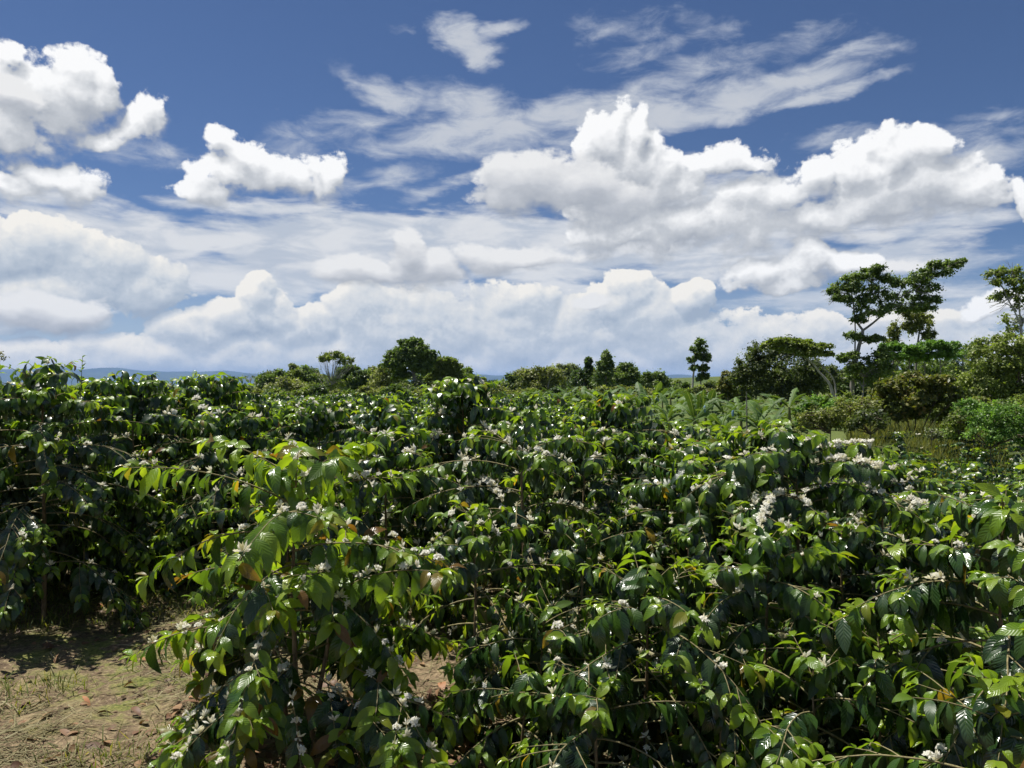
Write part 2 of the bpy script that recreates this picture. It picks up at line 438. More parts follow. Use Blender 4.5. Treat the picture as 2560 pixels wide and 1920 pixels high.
def coffee_data(seed, H, Rr, lod=0, stems=((0, 0, 0, 0, 1),), clear=.14, leaf=.145, flowers=.35, bare=.55, young=.25, gap=.055, keep=.96, droopy=1.0, sides=True, top_open=.32, strings=0.0, lit_top=.17, shift=0.0, bronze=.05):
    rg = random.Random(seed)
    LV = []; FL = []; stemt = []; br = Tubes(4 if lod == 0 else 3)
    def put_leaf(p, d, ref, ln, age, wid=None):
        d = norm(d); nn = ref - d * float(ref @ d)
        nn = nn + np.array([rg.gauss(0, .22) for _ in range(3)])
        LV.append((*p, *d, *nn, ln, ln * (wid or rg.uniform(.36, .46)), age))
    def branch(p0, az, L, e0, t, depth, r0):
        seg = gap * (1.0 if depth == 0 else .95)
        k = max(2, int(L / seg)); seg = L / k
        p = p0.copy(); e = e0; a = az
        pts = [p.copy()]
        bstart = (min(.85, bare * min(1, t * 1.6)) if depth == 0 else .12)
        kid = []; string = depth == 0 and rg.random() < strings and L > .3
        sag = (R(62) * droopy * rg.uniform(.6, 1.2)) * min(1, L / .55)
        for i in range(1, k + 1):
            s = i / k
            e -= sag / k * (1.25 - .5 * s)
            a += rg.gauss(0, .05)
            bd = hvec(a) * math.cos(e) + UP * math.sin(e)
            p = p + bd * seg; pts.append(p.copy())
            tipn = (k - i)
            if s >= bstart and p[2] > .03:
                side = np.array([-math.sin(a), math.cos(a), 0.])
                for sg in (-1, 1):
                    if rg.random() > keep: continue
                    fresh = tipn <= 1 and rg.random() < .35 + young
                    if fresh:
                        dr = rg.uniform(-.15, .75); ln = leaf * rg.uniform(.55, .9); age = rg.uniform(.62, .90) if rg.random() > bronze else rg.uniform(.9, .945)
                    else:
                        dr = rg.uniform(.35, 2.0) * droopy; ln = leaf * rg.uniform(.58, 1.18); age = min(.82, max(0, rg.gauss(.30, .15) + lit_top * max(0, 1 - t / .28) + shift * max(0, 1 - t / .6)))  # upper leaves coloured yellower and lighter, sunlit crown tops put into the tint
                        if rg.random() < .006: age = 1.0
                    d = bd * rg.uniform(.35, .7) + side * sg * rg.uniform(.55, .95) - UP * dr
                    ref = UP * .75 + hvec(a) * .75 + side * sg * .25
                    put_leaf(p + side * sg * r0, d, ref, ln, age)
            if depth == 0 and sides and L > .34 and .25 < s < .8 and rg.random() < .36:
                kid.append((p.copy(), a + rg.choice((-1, 1)) * rg.uniform(.6, 1.0), L * rg.uniform(.25, .5) * (1.15 - s), e + .1))
            if string and .35 < s:
                for q_ in (0, .5):
                  if rg.random() < .68: FL.append((*(p + UP * .010 - bd * seg * q_), 0, 0, 1.0, rg.uniform(.8, 1.6)))
            elif rg.random() < flowers * .32 and max(.22, bstart * .6) < s < .95 and L > .12:
                FL.append((*(p + UP * .008), 0, 0, 1.0, rg.uniform(.8, 1.45)))
        for sg in (-1, 1):                                   # the bud pair at the tip
            side = np.array([-math.sin(a), math.cos(a), 0.])
            put_leaf(p, hvec(a) * .8 + side * sg * .35 + UP * rg.uniform(-.2, .5), UP, leaf * rg.uniform(.35, .65), rg.uniform(.66, .89 + bronze * .25))
        br.add(pts, np.linspace(r0, .0013, len(pts)))
        for q, a2, l2, e2 in kid: branch(q, a2, l2, e2, t, depth + 1, r0 * .6)
    for (bx, by, lx, ly, hs) in stems:
        h = H * hs; K = 9
        zz = np.linspace(0, 1, K)
        ph = rg.uniform(0, 6)
        path = np.stack([bx + lx * zz ** 1.3 + .012 * np.sin(zz * 7 + ph) * zz, by + ly * zz ** 1.3 + .012 * np.cos(zz * 6 + ph) * zz, h * zz], 1)
        st = Tubes(7 if lod == 0 else 5)
        st.add(np.vstack([[path[0] + [0, 0, -.08]], path]), np.concatenate([[.019], np.linspace(.0165, .0035, K)]) * (H / 1.45) ** .5)
        stemt.append(st)
        z = clear * H * rg.uniform(.9, 1.1); az = rg.uniform(0, 6.28); i = 0
        while z < h * .985:
            t = (h - z) / h
            f = min(1.0, (t / top_open) ** .72) if t > 0 else 0
            if t > .82: f *= 1 - (t - .82) * 1.5
            base = np.array([np.interp(z / h, zz, path[:, j]) for j in range(3)])
            for sg in (0, math.pi):
                if rg.random() < .08 and t > .1: continue
                L = max(.05, Rr * f * rg.uniform(.75, 1.12))
                e0 = R(8) + R(48) * max(0, 1 - t / .38) + rg.gauss(0, .1)
                branch(base, az + sg + rg.gauss(0, .16), L, e0, t, 0, .0022 + .0026 * f)
            az += math.pi / 2 + rg.gauss(0, .22); i += 1
            z += gap * (.75 + .5 * min(1, t / .25)) * rg.uniform(.85, 1.2)
        tp_ = path[-1]
        for j in range(3):                                   # the growing tip
            a = az + j * math.pi / 2
            for sg in (0, math.pi):
                put_leaf(tp_ - UP * .03 * j, hvec(a + sg) * (.5 + .3 * j) + UP * (.9 - .35 * j), UP - hvec(a + sg) * .6, leaf * (.4 + .22 * j), rg.uniform(.7, .92) if j else rg.uniform(.75, .88 + bronze * .3))
    return dict(leaves=LV, flowers=FL, stems=stemt, branches=br, lod=lod, seed=seed)

def coffee_meshes(name, D):
    rg = random.Random(D['seed'] + 7)
    out = {'stem': [s.mesh('stem', MAT['coffee_stem']) for s in D['stems']]}
    out['branches'] = D['branches'].mesh('branches', MAT['coffee_twig'])
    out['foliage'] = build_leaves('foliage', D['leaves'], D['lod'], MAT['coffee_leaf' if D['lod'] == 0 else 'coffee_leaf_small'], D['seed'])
    if D['flowers']:
        out['blossoms'] = build_flowers('blossoms', D['flowers'], rg, size=1.05) if D['lod'] == 0 else build_puffs('blossoms', D['flowers'], rg, 1.7 if D['lod'] == 1 else 2.4)
    return out
def coffee_object(M, loc, rz=0.0, sc=1.0, parts=('stem', 'branches', 'foliage', 'blossoms'), tilt=(0, 0)):
    e = bpy.data.objects.new('coffee_bush', None); e.empty_display_size = .2; COL.objects.link(e)
    e.location = loc; e.rotation_euler = (tilt[0], tilt[1], rz); e.scale = (sc, sc, sc) if not isinstance(sc, tuple) else sc
    for k in parts:
        if k == 'stem':
            for s in M['stem']: link('stem', s, e)
        elif k in M: link(k, M[k], e)
    return e
# ---------------------------------------------------------------- terrain
def sst(a, b, x):
    t = np.clip((x - a) / (b - a), 0, 1); return t * t * (3 - 2 * t)
def gz(x, y):
    """height of the land: flat path, a dip to the right, a low rise behind it"""
    x = np.asarray(x, float); y = np.asarray(y, float)
    dip = -.15 * (np.log1p(np.exp((x - .8) * 2.5)) / 2.5)
    dip = -1.35 * np.tanh(-dip / 1.35) * (1 - sst(60, 200, np.hypot(x, y)))
    rise = 1.1 * sst(17, 21.5, y) * sst(8.0, 10.5, x) * (1 - sst(60, 200, y)) + 5.0 * sst(70, 190, y) * sst(45, 95, x)
    fall = -9.0 * sst(70, 400, y) * (1 - sst(-20, 40, x))
    swell = .05 * np.sin(x * .9 + 1) * np.sin(y * .7) * sst(3, 9, np.hypot(x, y))
    return dip + rise + fall + swell
def hz(x, y): return float(gz(x, y))
def pix(px, py, d): return np.array([(px - 1106) / FPX * d, d, EYE + (830 - py) / FPX * d])

def grid_mesh(xs, ys, f):
    XX, YY = np.meshgrid(xs, ys); ZZ = f(XX, YY)
    V = np.stack([XX, YY, ZZ], -1).reshape(-1, 3); nx = len(xs)
    i, j = np.meshgrid(np.arange(nx - 1), np.arange(len(ys) - 1)); a = (j * nx + i).ravel()
    return V, np.stack([a, a + 1, a + nx + 1, a + nx], 1)
def spaced(lo, hi, near, far, grow):
    out = [0.0]; s = near
    while out[-1] < hi: out.append(out[-1] + s); s = min(far, s * grow)
    neg = [0.0]; s = near
    while neg[-1] > lo: neg.append(neg[-1] - s); s = min(far, s * grow)
    return np.array(sorted(set(neg + out)))
m, t = new_mat('soil')
g = t.node('ShaderNodeTexCoord').outputs['Object']
n1 = t.noise(g, .55, 5, .6).outputs[0]; n2 = t.noise(g, 7, 6, .68, .6).outputs[0]; n3 = t.noise(g, 45, 5, .7).outputs[0]
soil = t.mix(t.ramp(n2, .35, .65), (.112, .080, .050), (.268, .198, .120))
soil = t.mix(t.m('MULTIPLY', t.ramp(n3, .52, .62), .6), soil, (.36, .28, .17))
soil = t.mix(t.m('MULTIPLY', t.ramp(n3, .46, .36), .75), soil, (.05, .032, .02))
moss = t.mix(t.ramp(n3, .35, .65), (.07, .095, .022), (.21, .21, .06))
soil = t.mix(t.m('MULTIPLY', t.ramp(n1, .47, .60), t.ramp(n2, .42, .58)), soil, moss)
far = t.node('ShaderNodeSeparateXYZ'); t.l.new(g, far.inputs[0])
field = t.mix(t.ramp(t.noise(g, .05, 6, .65).outputs[0], .35, .65), (.05, .078, .02), (.11, .135, .038))
soil = t.mix(t.ramp(far.outputs[1], 8, 15), soil, field)
bm = t.node('ShaderNodeBump'); bm.inputs['Strength'].default_value = .9; bm.inputs['Distance'].default_value = .03
t.l.new(t.m('ADD', n2, t.m('MULTIPLY', n3, .5)), bm.inputs['Height'])
finish(t, principled(t, soil, .92, .15, bm.outputs[0])); MAT['soil'] = m

rs = np.random.RandomState(3)
xs = spaced(-40000, 40000, .07, 6000, 1.035); ys = spaced(-6, 40000, .07, 6000, 1.03)
def relief(X_, Y_):
    near = np.clip(1 - (np.hypot(X_, Y_) - 6) / 4, 0, 1)
    bump = sum(a * np.sin(X_ * fx + Y_ * fy + p) for a, fx, fy, p in ((.022, 3.1, 1.3, 0), (.018, -1.9, 4.2, 2), (.012, 8.3, 5.1, 1), (.010, -6.1, 9.7, 4), (.008, 17, 11, 3)))
    return gz(X_, Y_) + near * (bump + rs.uniform(-.014, .014, X_.shape))
V, Q = grid_mesh(xs, ys, relief)
tag(link('ground', make_mesh('ground', V, Q, MAT['soil'])), kind='structure')

# far blue range
m, t = new_mat('mountain')
g = t.node('ShaderNodeTexCoord').outputs['Object']
finish(t, principled(t, t.mix(t.ramp(t.noise(g, .0012, 5, .6).outputs[0], .4, .6), (.022, .04, .026), (.04, .06, .035)), .9, .1)); MAT['mountain'] = m
def mount(X_, Y_):
    az = (X_ / 18000)
    prof = 330 * np.exp(-((az + .62) / .36) ** 2) + 190 * np.exp(-((az + .08) / .22) ** 2) + 150 * np.exp(-((az - .21) / .035) ** 2) + 60 + 120 * np.exp(-((az - .5) / .2) ** 2)
    prof = prof * (1 + .05 * np.sin(az * 31) + .06 * np.sin(az * 83 + 1) + .03 * np.sin(az * 190 + 2))
    return -30 + prof * sst(15000, 18000, Y_) * (1 - sst(18500, 22500, Y_)) + 14 * np.sin(X_ / 310 + Y_ / 420) * sst(15000, 17500, Y_)
V, Q = grid_mesh(np.linspace(-19000, 19000, 360), np.linspace(15000, 22500, 24), mount)
tag(link('mountains', make_mesh('mountains', V, Q, MAT['mountain'])), kind='structure')

# ---------------------------------------------------------------- litter and grass on the path
def blades(name, n_, area, mat, ln, wd, lie, seed, dens=None, ages=(0, 1)):
    rg = np.random.default_rng(seed)
    x = rg.uniform(area[0], area[1], n_ * 3); y = rg.uniform(area[2], area[3], n_ * 3)
    if dens is not None: k = rg.random(n_ * 3) < dens(x, y); x, y = x[k], y[k]
    x, y = x[:n_], y[:n_]; N = len(x)
    z = relief(x, y) - .004
    a = rg.uniform(0, 6.283, N); L_ = rg.uniform(*ln, N); w = rg.uniform(*wd, N)
    el_ = rg.uniform(lie[0], lie[1], N)
    d = np.stack([np.cos(a) * np.cos(el_), np.sin(a) * np.cos(el_), np.sin(el_)], 1)
    s = np.stack([-np.sin(a), np.cos(a), rg.uniform(-.5, .5, N)], 1)
    p = np.stack([x, y, z + .006], 1)
    bend = rg.uniform(.05, .45, N)[:, None] * L_[:, None] * np.array([[0, 0, -1.0]]) * (el_ > .3)[:, None] + rg.normal(0, .06, (N, 3)) * L_[:, None] * np.array([[1, 1, .12]])
    mid = p + d * L_[:, None] * .5
    tip = p + d * L_[:, None] + bend
    w = w[:, None]
    V = np.stack([p - s * w, p + s * w, mid + s * w * .9, mid - s * w * .9, tip + s * w * .15, tip - s * w * .15], 1)
    Q = np.array([[0, 1, 2, 3], [3, 2, 4, 5]])[None] + (np.arange(N) * 6)[:, None, None]
    age = np.repeat(rg.uniform(*ages, N), 6)
    return make_mesh(name, V.reshape(-1, 3), Q.reshape(-1, 4), mat, {'age': age}, False)
def simple_leafy(name, stops, rough=.6, trans=.25, spec=.3):
    return leaf_mat(name, stops, rough=rough, spec=spec, trans=trans, veins=False)
MAT['straw'] = simple_leafy('straw', [(0, (.10, .065, .035)), (.4, (.21, .15, .085)), (.8, (.36, .29, .17)), (1, (.50, .42, .27))], .7, .1)
MAT['grass'] = simple_leafy('grass', [(0, (.07, .11, .02)), (.5, (.16, .20, .035)), (1, (.33, .31, .09))], .5, .3)
MAT['dead_leaf'] = simple_leafy('dead_leaf', [(0, (.06, .03, .018)), (.6, (.16, .085, .045)), (.93, (.26, .16, .08)), (1, (.34, .15, .07))], .6, .1)
def patch(x, y): return np.clip(.5 + .9 * np.sin(x * 2.1 + 1.2 * np.sin(y * 1.7)) * np.sin(y * 2.6 + .8 * np.sin(x * 3.1)), .04, 1)
def tuft(x, y):
    k = np.sin(x * 2.7 + 2 + np.sin(y * 2.2)) * np.sin(y * 3.3 + 1.3 * np.sin(x * 1.9))
    edge = sst(4.9, 5.4, y) * (1 - sst(6.2, 6.8, y)) * .9 + .9 * sst(-.2, .3, x) * (1 - sst(1.2, 1.6, x)) * sst(3.4, 3.8, y)
    return np.clip((k - .35) * 2.2, 0, 1) * .8 + edge * .8
tag(link('straw', blades('straw', 42000, (-5, 1.6, 2.6, 8), MAT['straw'], (.04, .2), (.0011, .0036), (-.03, .16), 11, patch)), kind='stuff')
tag(link('grass', blades('grass', 26000, (-6, 2.4, 2.6, 9), MAT['grass'], (.025, .13), (.0012, .0035), (.5, 1.4), 12, tuft)), kind='stuff')
rg = random.Random(8); DL = []
for i in range(1300):
    x_, y_ = rg.uniform(-4.5, 1.8), rg.uniform(2.7, 7.5)
    if i < 420: x_, y_ = rg.gauss(-.9, .55), rg.gauss(3.5, .5)
    a = rg.uniform(0, 6.28)
    DL.append((x_, y_, float(relief(np.array([x_]), np.array([y_]))[0]) + .014, math.cos(a), math.sin(a), rg.uniform(-.1, .25), rg.gauss(0, .4), rg.gauss(0, .4), 1, rg.uniform(.05, .12), rg.uniform(.02, .045), rg.random() ** .8))
tag(link('fallen_leaves', build_leaves('fallen_leaves', DL, 1, MAT['dead_leaf'], 4)), kind='stuff')

# clods of dry earth, half sunk
rng = np.random.default_rng(31); N = 900
px_, py_ = rng.uniform(-5, 1.8, N), rng.uniform(2.7, 7.5, N) ** 1.0
lat = np.array([[0, 0, 1], *[(math.cos(a) * .8, math.sin(a) * .8, .6) for a in np.arange(6) * 1.047], *[(math.cos(a + .5), math.sin(a + .5), -.1) for a in np.arange(6) * 1.047]])
f = [(0, 1 + i, 1 + (i + 1) % 6) for i in range(6)] + [(1 + i, 7 + i, 1 + (i + 1) % 6) for i in range(6)] + [(1 + (i + 1) % 6, 7 + i, 7 + (i + 1) % 6) for i in range(6)]
r = rng.uniform(.006, .012, N) * (1 + 2.2 * rng.random(N) ** 6)
V = lat[None] * r[:, None, None] * (1 + rng.normal(0, .22, (N, 13, 3))) * np.array([1, 1, .75])
V += np.stack([px_, py_, relief(px_, py_)], 1)[:, None]
T = (np.array(f)[None] + (np.arange(N) * 13)[:, None, None]).reshape(-1, 3)
m, t = new_mat('clod'); g = t.node('ShaderNodeTexCoord').outputs['Object']
finish(t, principled(t, t.mix(t.noise(g, 9, 4, .6).outputs[0], (.11, .075, .045), (.27, .20, .125)), .95, .1))
tag(link('soil_clods', make_mesh('soil_clods', V.reshape(-1, 3), T, m)), kind='stuff')
# ---------------------------------------------------------------- coffee: the bushes one can tell apart, from photo bearing + distance
taken = []
def place(px, py, d, Rr, label, seed, lod=0, dx=0.0, group='coffee bushes', lean=(0, 0), **kw):
    top = pix(px, py, d); bx, by = top[0] + dx, top[1]
    z = hz(bx, by); H = top[2] - z - .075
    if 'stems' not in kw: kw['stems'] = ((0, 0, -dx, 0, 1),)
    e = coffee_object(coffee_meshes('coffee', coffee_data(seed, H, Rr, lod, **kw)), (bx, by, z))
    tag(e, label, 'coffee bush', group)
    taken.append((bx, by, Rr)); return e
G = 'flowering coffee bushes'
place(640, 962, 3.35, .72, 'young coffee bush with bronze tipped leaves standing alone at the edge of the bare path', 21, stems=((0,0,-.02,.02,1),(.06,-.03,.16,.05,.66),(-.05,.05,-.12,.08,.5)), young=.85, shift=.40, bronze=.2, flowers=1.3, gap=.052, bare=.38, clear=.24, leaf=0.1406, droopy=.9, top_open=.18)
place(95, 776, 5.2, .85, 'tall dark coffee bush whose bare lower trunk and shadow meet the mown path', 22, clear=.24, leaf=0.1156, gap=.035, bare=.4, flowers=.16)
place(1130, 905, 4.7, .85, 'open coffee bush with a straight brown stem and thin bare branches showing in its middle', 23, leaf=0.1112, gap=.05, bare=.62, flowers=.55, top_open=.2)
place(1025, 1080, 3.8, .52, 'leafy coffee bush on a thin trunk just behind the bronze tipped young bush', 24, leaf=0.1156, gap=.046, flowers=.3, clear=.36)
place(1655, 1125, 3.35, .62, 'low dark coffee bush with a pale green tip before the thick white strings', 25, leaf=0.1156, gap=.035, bare=.4, flowers=.2, young=.4)
place(1722, 925, 4.3, .85, 'coffee bush carrying the thickest strings of white blossom', 26, leaf=0.1198, gap=.035, flowers=1.2, strings=.3, bare=.5, top_open=.2)
place(1395, 1215, 3.25, 0.72, 'short shaded coffee bush with sparse flowers between the open bush and the low dark bush', 27, leaf=0.1112, gap=.035, flowers=.22, bare=.4)
place(2165, 1040, 2.75, .68, 'large leaved coffee bush with cream buds at the right edge', 28, leaf=0.1198, gap=.035, flowers=.55, strings=.12, bare=.42)
place(1900, 1330, 2.95, 0.64, 'small coffee bush with long glossy leaves under the large leaved one', 29, leaf=0.1198, gap=.046, flowers=.22, bare=.35)
place(2150, 1420, 2.3, 0.59, 'coffee bush with the broadest shiny leaves in the lower right corner', 30, leaf=0.1283, gap=.05, flowers=.18, bare=.3)
place(1490, 985, 4.6, .8, 'coffee bush with long bare twigs right of the open brown stemmed bush', 31, leaf=0.1112, gap=.035, flowers=.3)
place(835, 925, 5.4, .85, 'coffee bush with hanging dark leaves showing over the bronze tipped young bush', 32, 1, leaf=0.1156, gap=.035, flowers=.25, bare=.4)
place(1000, 806, 6.3, .78, 'dark coffee bush with round white flower bunches on its shoulders against the far trees', 33, 1, leaf=0.1240, gap=.035, flowers=.5, strings=.15, bare=.4)
place(1330, 846, 6.2, .95, 'broad coffee bush with a bright pointed tip above the open brown stemmed bush', 34, 1, leaf=0.1198, gap=.035, flowers=.3, bare=.4)
place(285, 800, 6.5, .9, 'tall coffee bush reaching above the skyline behind the bare trunked dark bush', 35, 1, leaf=0.1198, gap=.035, flowers=.2, bare=.35)
place(418, 812, 7.6, .85, 'coffee bush with a drooping crown standing against the blue mountain', 36, 1, leaf=0.1240, gap=.035, flowers=.15, bare=.35)
place(480, 880, 6.3, .85, 'shaded coffee bush between the path corner and the bush against the blue mountain', 37, 1, leaf=0.1156, gap=.035, flowers=.3, bare=.4)
place(690, 868, 7.2, .95, 'broad coffee bush with white flowers left of the dark round flowered bush', 38, 1, leaf=0.1198, gap=.035, flowers=.3, bare=.4)
place(1560, 930, 6.1, .85, 'coffee bush standing before the banana plants with scattered blossom', 39, 1, leaf=0.1156, gap=.035, flowers=.35, bare=.4)
place(1905, 985, 5.6, .8, 'coffee bush just right of the thickest flower strings', 40, 1, leaf=0.1112, gap=.035, flowers=.35, bare=.4)
place(-40, 800, 5.6, .85, 'coffee bush cut off by the left edge next to the tall bare trunked one', 41, 1, leaf=0.1156, gap=.035, flowers=.1, bare=.35)
place(1990, 1110, 4.1, .75, 'coffee bush with white buds along its twigs behind the large leaved right edge bush', 42, leaf=0.1112, gap=.035, flowers=.4, bare=.4)
place(300, 985, 6.3, .8, 'low coffee bush in deep shade beside the bare trunked dark bush', 43, 1, leaf=0.1112, gap=.035, flowers=.15, bare=.3, clear=.05)
place(1260, 905, 5.6, .7, 'narrow coffee bush squeezed between the open bush and the bright pointed one', 44, 1, leaf=0.1112, gap=.035, flowers=.3)
place(1170, 1290, 3.5, 0.64, 'low coffee bush with hanging leaves below the open brown stemmed bush', 45, leaf=0.1112, gap=.035, flowers=.3, bare=.35)
place(1760, 1400, 2.9, 0.59, 'shaded coffee bush touching the lower picture edge left of the broad shiny leaves', 46, leaf=0.1156, gap=.035, flowers=.25, bare=.3)
place(2290, 1000, 3.6, .8, 'coffee bush half hidden past the right edge behind the large leaved one', 47, leaf=0.1156, gap=.05, flowers=.4)
place(620, 1010, 5.0, .7, 'shaded coffee bush hidden behind the crown of the bronze tipped young bush', 48, 1, leaf=0.1112, gap=.035, flowers=.3)
place(1560, 1480, 2.9, 0.56, 'dark coffee bush at the lower edge under the low dark bush', 49, leaf=0.1112, gap=.035, flowers=.2, bare=.3)

place(1130, 1420, 3.2, .5, 'small dark coffee bush with low leaves beyond the end of the cut pole', 50, leaf=0.1104, gap=.035, flowers=.15, bare=.3, clear=.10)
place(1290, 1440, 2.95, 0.64, 'low coffee bush rooted between the short shaded one and the cut pole', 51, leaf=0.1104, gap=.035, flowers=.15, bare=.3, clear=.06)
place(1990, 1240, 3.4, .55, 'coffee bush in the dark gap behind the broad shiny leaved corner bush', 52, leaf=0.1104, gap=.035, flowers=.3, bare=.3, clear=.06)
place(1480, 1240, 3.8, .6, 'deep green coffee bush in the shade between the long twigged and the low dark bush', 53, leaf=0.1104, gap=.035, flowers=.2, bare=.3, clear=.06)
place(1820, 1110, 3.9, .6, 'coffee bush at the right shoulder of the thickest flower strings', 54, leaf=0.1104, gap=.035, flowers=.5, strings=.1, bare=.35, clear=.06)
place(1260, 1120, 4.0, .6, 'coffee bush right in front of the straight brown stem of the open bush', 55, leaf=0.1104, gap=.042, flowers=.3, bare=.45, clear=.06)

# rows behind: a few kinds of bush, copied; every copy is a thing with its own parts
rg = random.Random(77)
P1 = [coffee_meshes('mid', coffee_data(100 + i, 1.45, .76, 1, gap=.035, bare=.4, flowers=(.1, .22, .12, .3, .06)[i], leaf=0.1180, top_open=.22)) for i in range(5)]
P2 = [coffee_meshes('far', coffee_data(120 + i, 1.45, .76, 2, gap=.062, bare=.35, flowers=(.04, .1, .06, .12)[i], leaf=0.1600, sides=False, top_open=.22)) for i in range(4)]
LAB = ['bushy coffee plant in the closely planted rows in mid field', 'dark green coffee bush, one of the small ones in the distant rows']
def row_bush(x, y, far):
    h = 1.40 + rg.gauss(0, .10) - .20 * float(sst(.05, .2, x / y)) - .30 * float(sst(8, 14, y))
    k = (P2 if far else P1)
    M = rg.choice(k)
    e = coffee_object(M, (x, y, hz(x, y)), rg.uniform(0, 6.28), (rg.uniform(.95, 1.15),) * 2 + (h / 1.45,), ('foliage', 'blossoms') if y > 15 else ('stem', 'foliage', 'blossoms') if far else ('stem', 'branches', 'foliage', 'blossoms'))
    tag(e, LAB[1] if far else LAB[0], 'coffee bush', 'distant coffee rows' if far else 'mid field coffee rows')
    taken.append((x, y, .7))
count = 0; field = []
y = 5.6
while y < 43:
    step = 1.42
    half = .70 * y + 1.5
    x = -half + rg.uniform(0, step)
    while x < half:
        px_ = 1106 + FPX * x / y
        xx, yy = x + rg.gauss(0, .14), y + rg.gauss(0, .14)
        limit = 42 if px_ < 1130 else 32 if px_ < 1380 else 21 if px_ < 1760 else 19.6
        path = xx < -1.2 and yy < 6.4
        if yy < limit and not path and all((xx - a) ** 2 + (yy - b) ** 2 > .62 ** 2 for a, b, _ in taken):
            if count < 250: row_bush(xx, yy, yy > 8.4); count += 1
            else: field.append((xx, yy))
        x += step
    y += 1.4
# the remaining far rows read as one mass
L = []
for (x, y) in field:
    z = hz(x, y); h = 1.08 + rg.gauss(0, .08); r0 = rg.uniform(.75, .95)
    for i in range(130):
        a = rg.uniform(0, 6.28); t_ = rg.random() ** .8; rr = r0 * min(1, (t_ / .3) ** .6) * math.sqrt(rg.uniform(.35, 1))
        p = (x + math.cos(a) * rr, y + math.sin(a) * rr, z + h * (1 - t_ * .75))
        L.append((*p, math.cos(a), math.sin(a), -rg.uniform(-.2, 1.4), math.cos(a) * .6, math.sin(a) * .6, .9, rg.uniform(.14, .24), rg.uniform(.07, .10), min(.85, max(0, rg.gauss(.32 + .2 * (t_ < .2), .16)))))
if L: tag(link('coffee_field', build_leaves('coffee_field', L, 2, MAT['coffee_leaf_small'], 9)), kind='stuff')
print('ROW BUSHES', count, 'FIELD', len(field))
# ---------------------------------------------------------------- trees
PAL = {
 'dark': [(0, (.030, .045, .020)), (.5, (.060, .080, .032)), (1, (.11, .13, .05))],
 'deep': [(0, (.030, .038, .018)), (.5, (.062, .070, .028)), (1, (.12, .125, .045))],
 'mid': [(0, (.045, .062, .022)), (.5, (.090, .112, .036)), (1, (.17, .19, .06))],
 'olive': [(0, (.065, .075, .022)), (.5, (.13, .14, .04)), (1, (.22, .22, .075))],
 'khaki': [(0, (.075, .075, .03)), (.5, (.15, .142, .055)), (1, (.24, .22, .10))],
 'rusty': [(0, (.045, .050, .016)), (.5, (.095, .095, .026)), (.85, (.16, .128, .035)), (1, (.25, .13, .05))],
 'bright': [(0, (.05, .085, .022)), (.5, (.095, .15, .035)), (1, (.17, .24, .06))],
 'grey': [(0, (.07, .075, .05)), (.5, (.13, .13, .085)), (1, (.21, .20, .14))],
 'brown': [(0, (.07, .06, .035)), (.5, (.13, .11, .065)), (1, (.21, .175, .11))]}
for k, st in PAL.items():
    st = [(p_, (min(.6, c_[0] * 1.42), min(.6, c_[1] * 1.62), min(.6, c_[2] * 1.3))) for p_, c_ in st]
    MAT['leaf_' + k] = leaf_mat('leaf_' + k, st, rough=.5, spec=.4, trans=.34, veins=False, sat=(1.0, 1.15, .4))
MAT['bark_grey'] = bark_mat('bark_grey', (.11, .10, .085), (.30, .28, .25), 8)
MAT['bark_pale'] = bark_mat('bark_pale', (.28, .26, .23), (.52, .50, .46), 6)
MAT['bark_brown'] = bark_mat('bark_brown', (.07, .052, .035), (.18, .14, .10), 10)

def cards(C, Rad, n_per, size, rng, up=.9, flat=.6, ages=None, hang=0.0):
    """leaf-sized bent faces round clump centres"""
    K = len(C); N = K * n_per
    c = np.repeat(C, n_per, 0); r = np.repeat(Rad, n_per)[:, None]
    off = rng.normal(0, 1, (N, 3)); off = off / np.linalg.norm(off, axis=1, keepdims=True) * np.abs(rng.normal(0, .78, (N, 1)))
    off[:, 2] *= flat * 1.15
    p = c + off * r
    nn = norm(off * .8 + np.array([0, 0, up * .7]) + rng.normal(0, .6, (N, 3)))
    d = rng.normal(0, 1, (N, 3)) + off * .8; d[:, 2] -= hang; d = norm(d - nn * (d * nn).sum(1, keepdims=True) * (1 - min(.9, hang)))
    s = norm(np.cross(d, nn)); L_ = rng.uniform(.7, 1.25, (N, 1)) * size
    w = L_ * rng.uniform(.22, .34, (N, 1))
    V = np.stack([p, p + d * L_ * .5 + s * w - nn * w * .15, p + d * L_ - nn * L_ * .18, p + d * L_ * .5 - s * w - nn * w * .15], 1)
    Q = np.arange(N * 4).reshape(-1, 4)
    ag = np.clip(np.repeat(rng.uniform(.1, .8, K), n_per) + rng.normal(0, .16, N), 0, 1) if ages is None else np.repeat(ages, N)
    return V.reshape(-1, 3), Q, np.repeat(ag, 4)

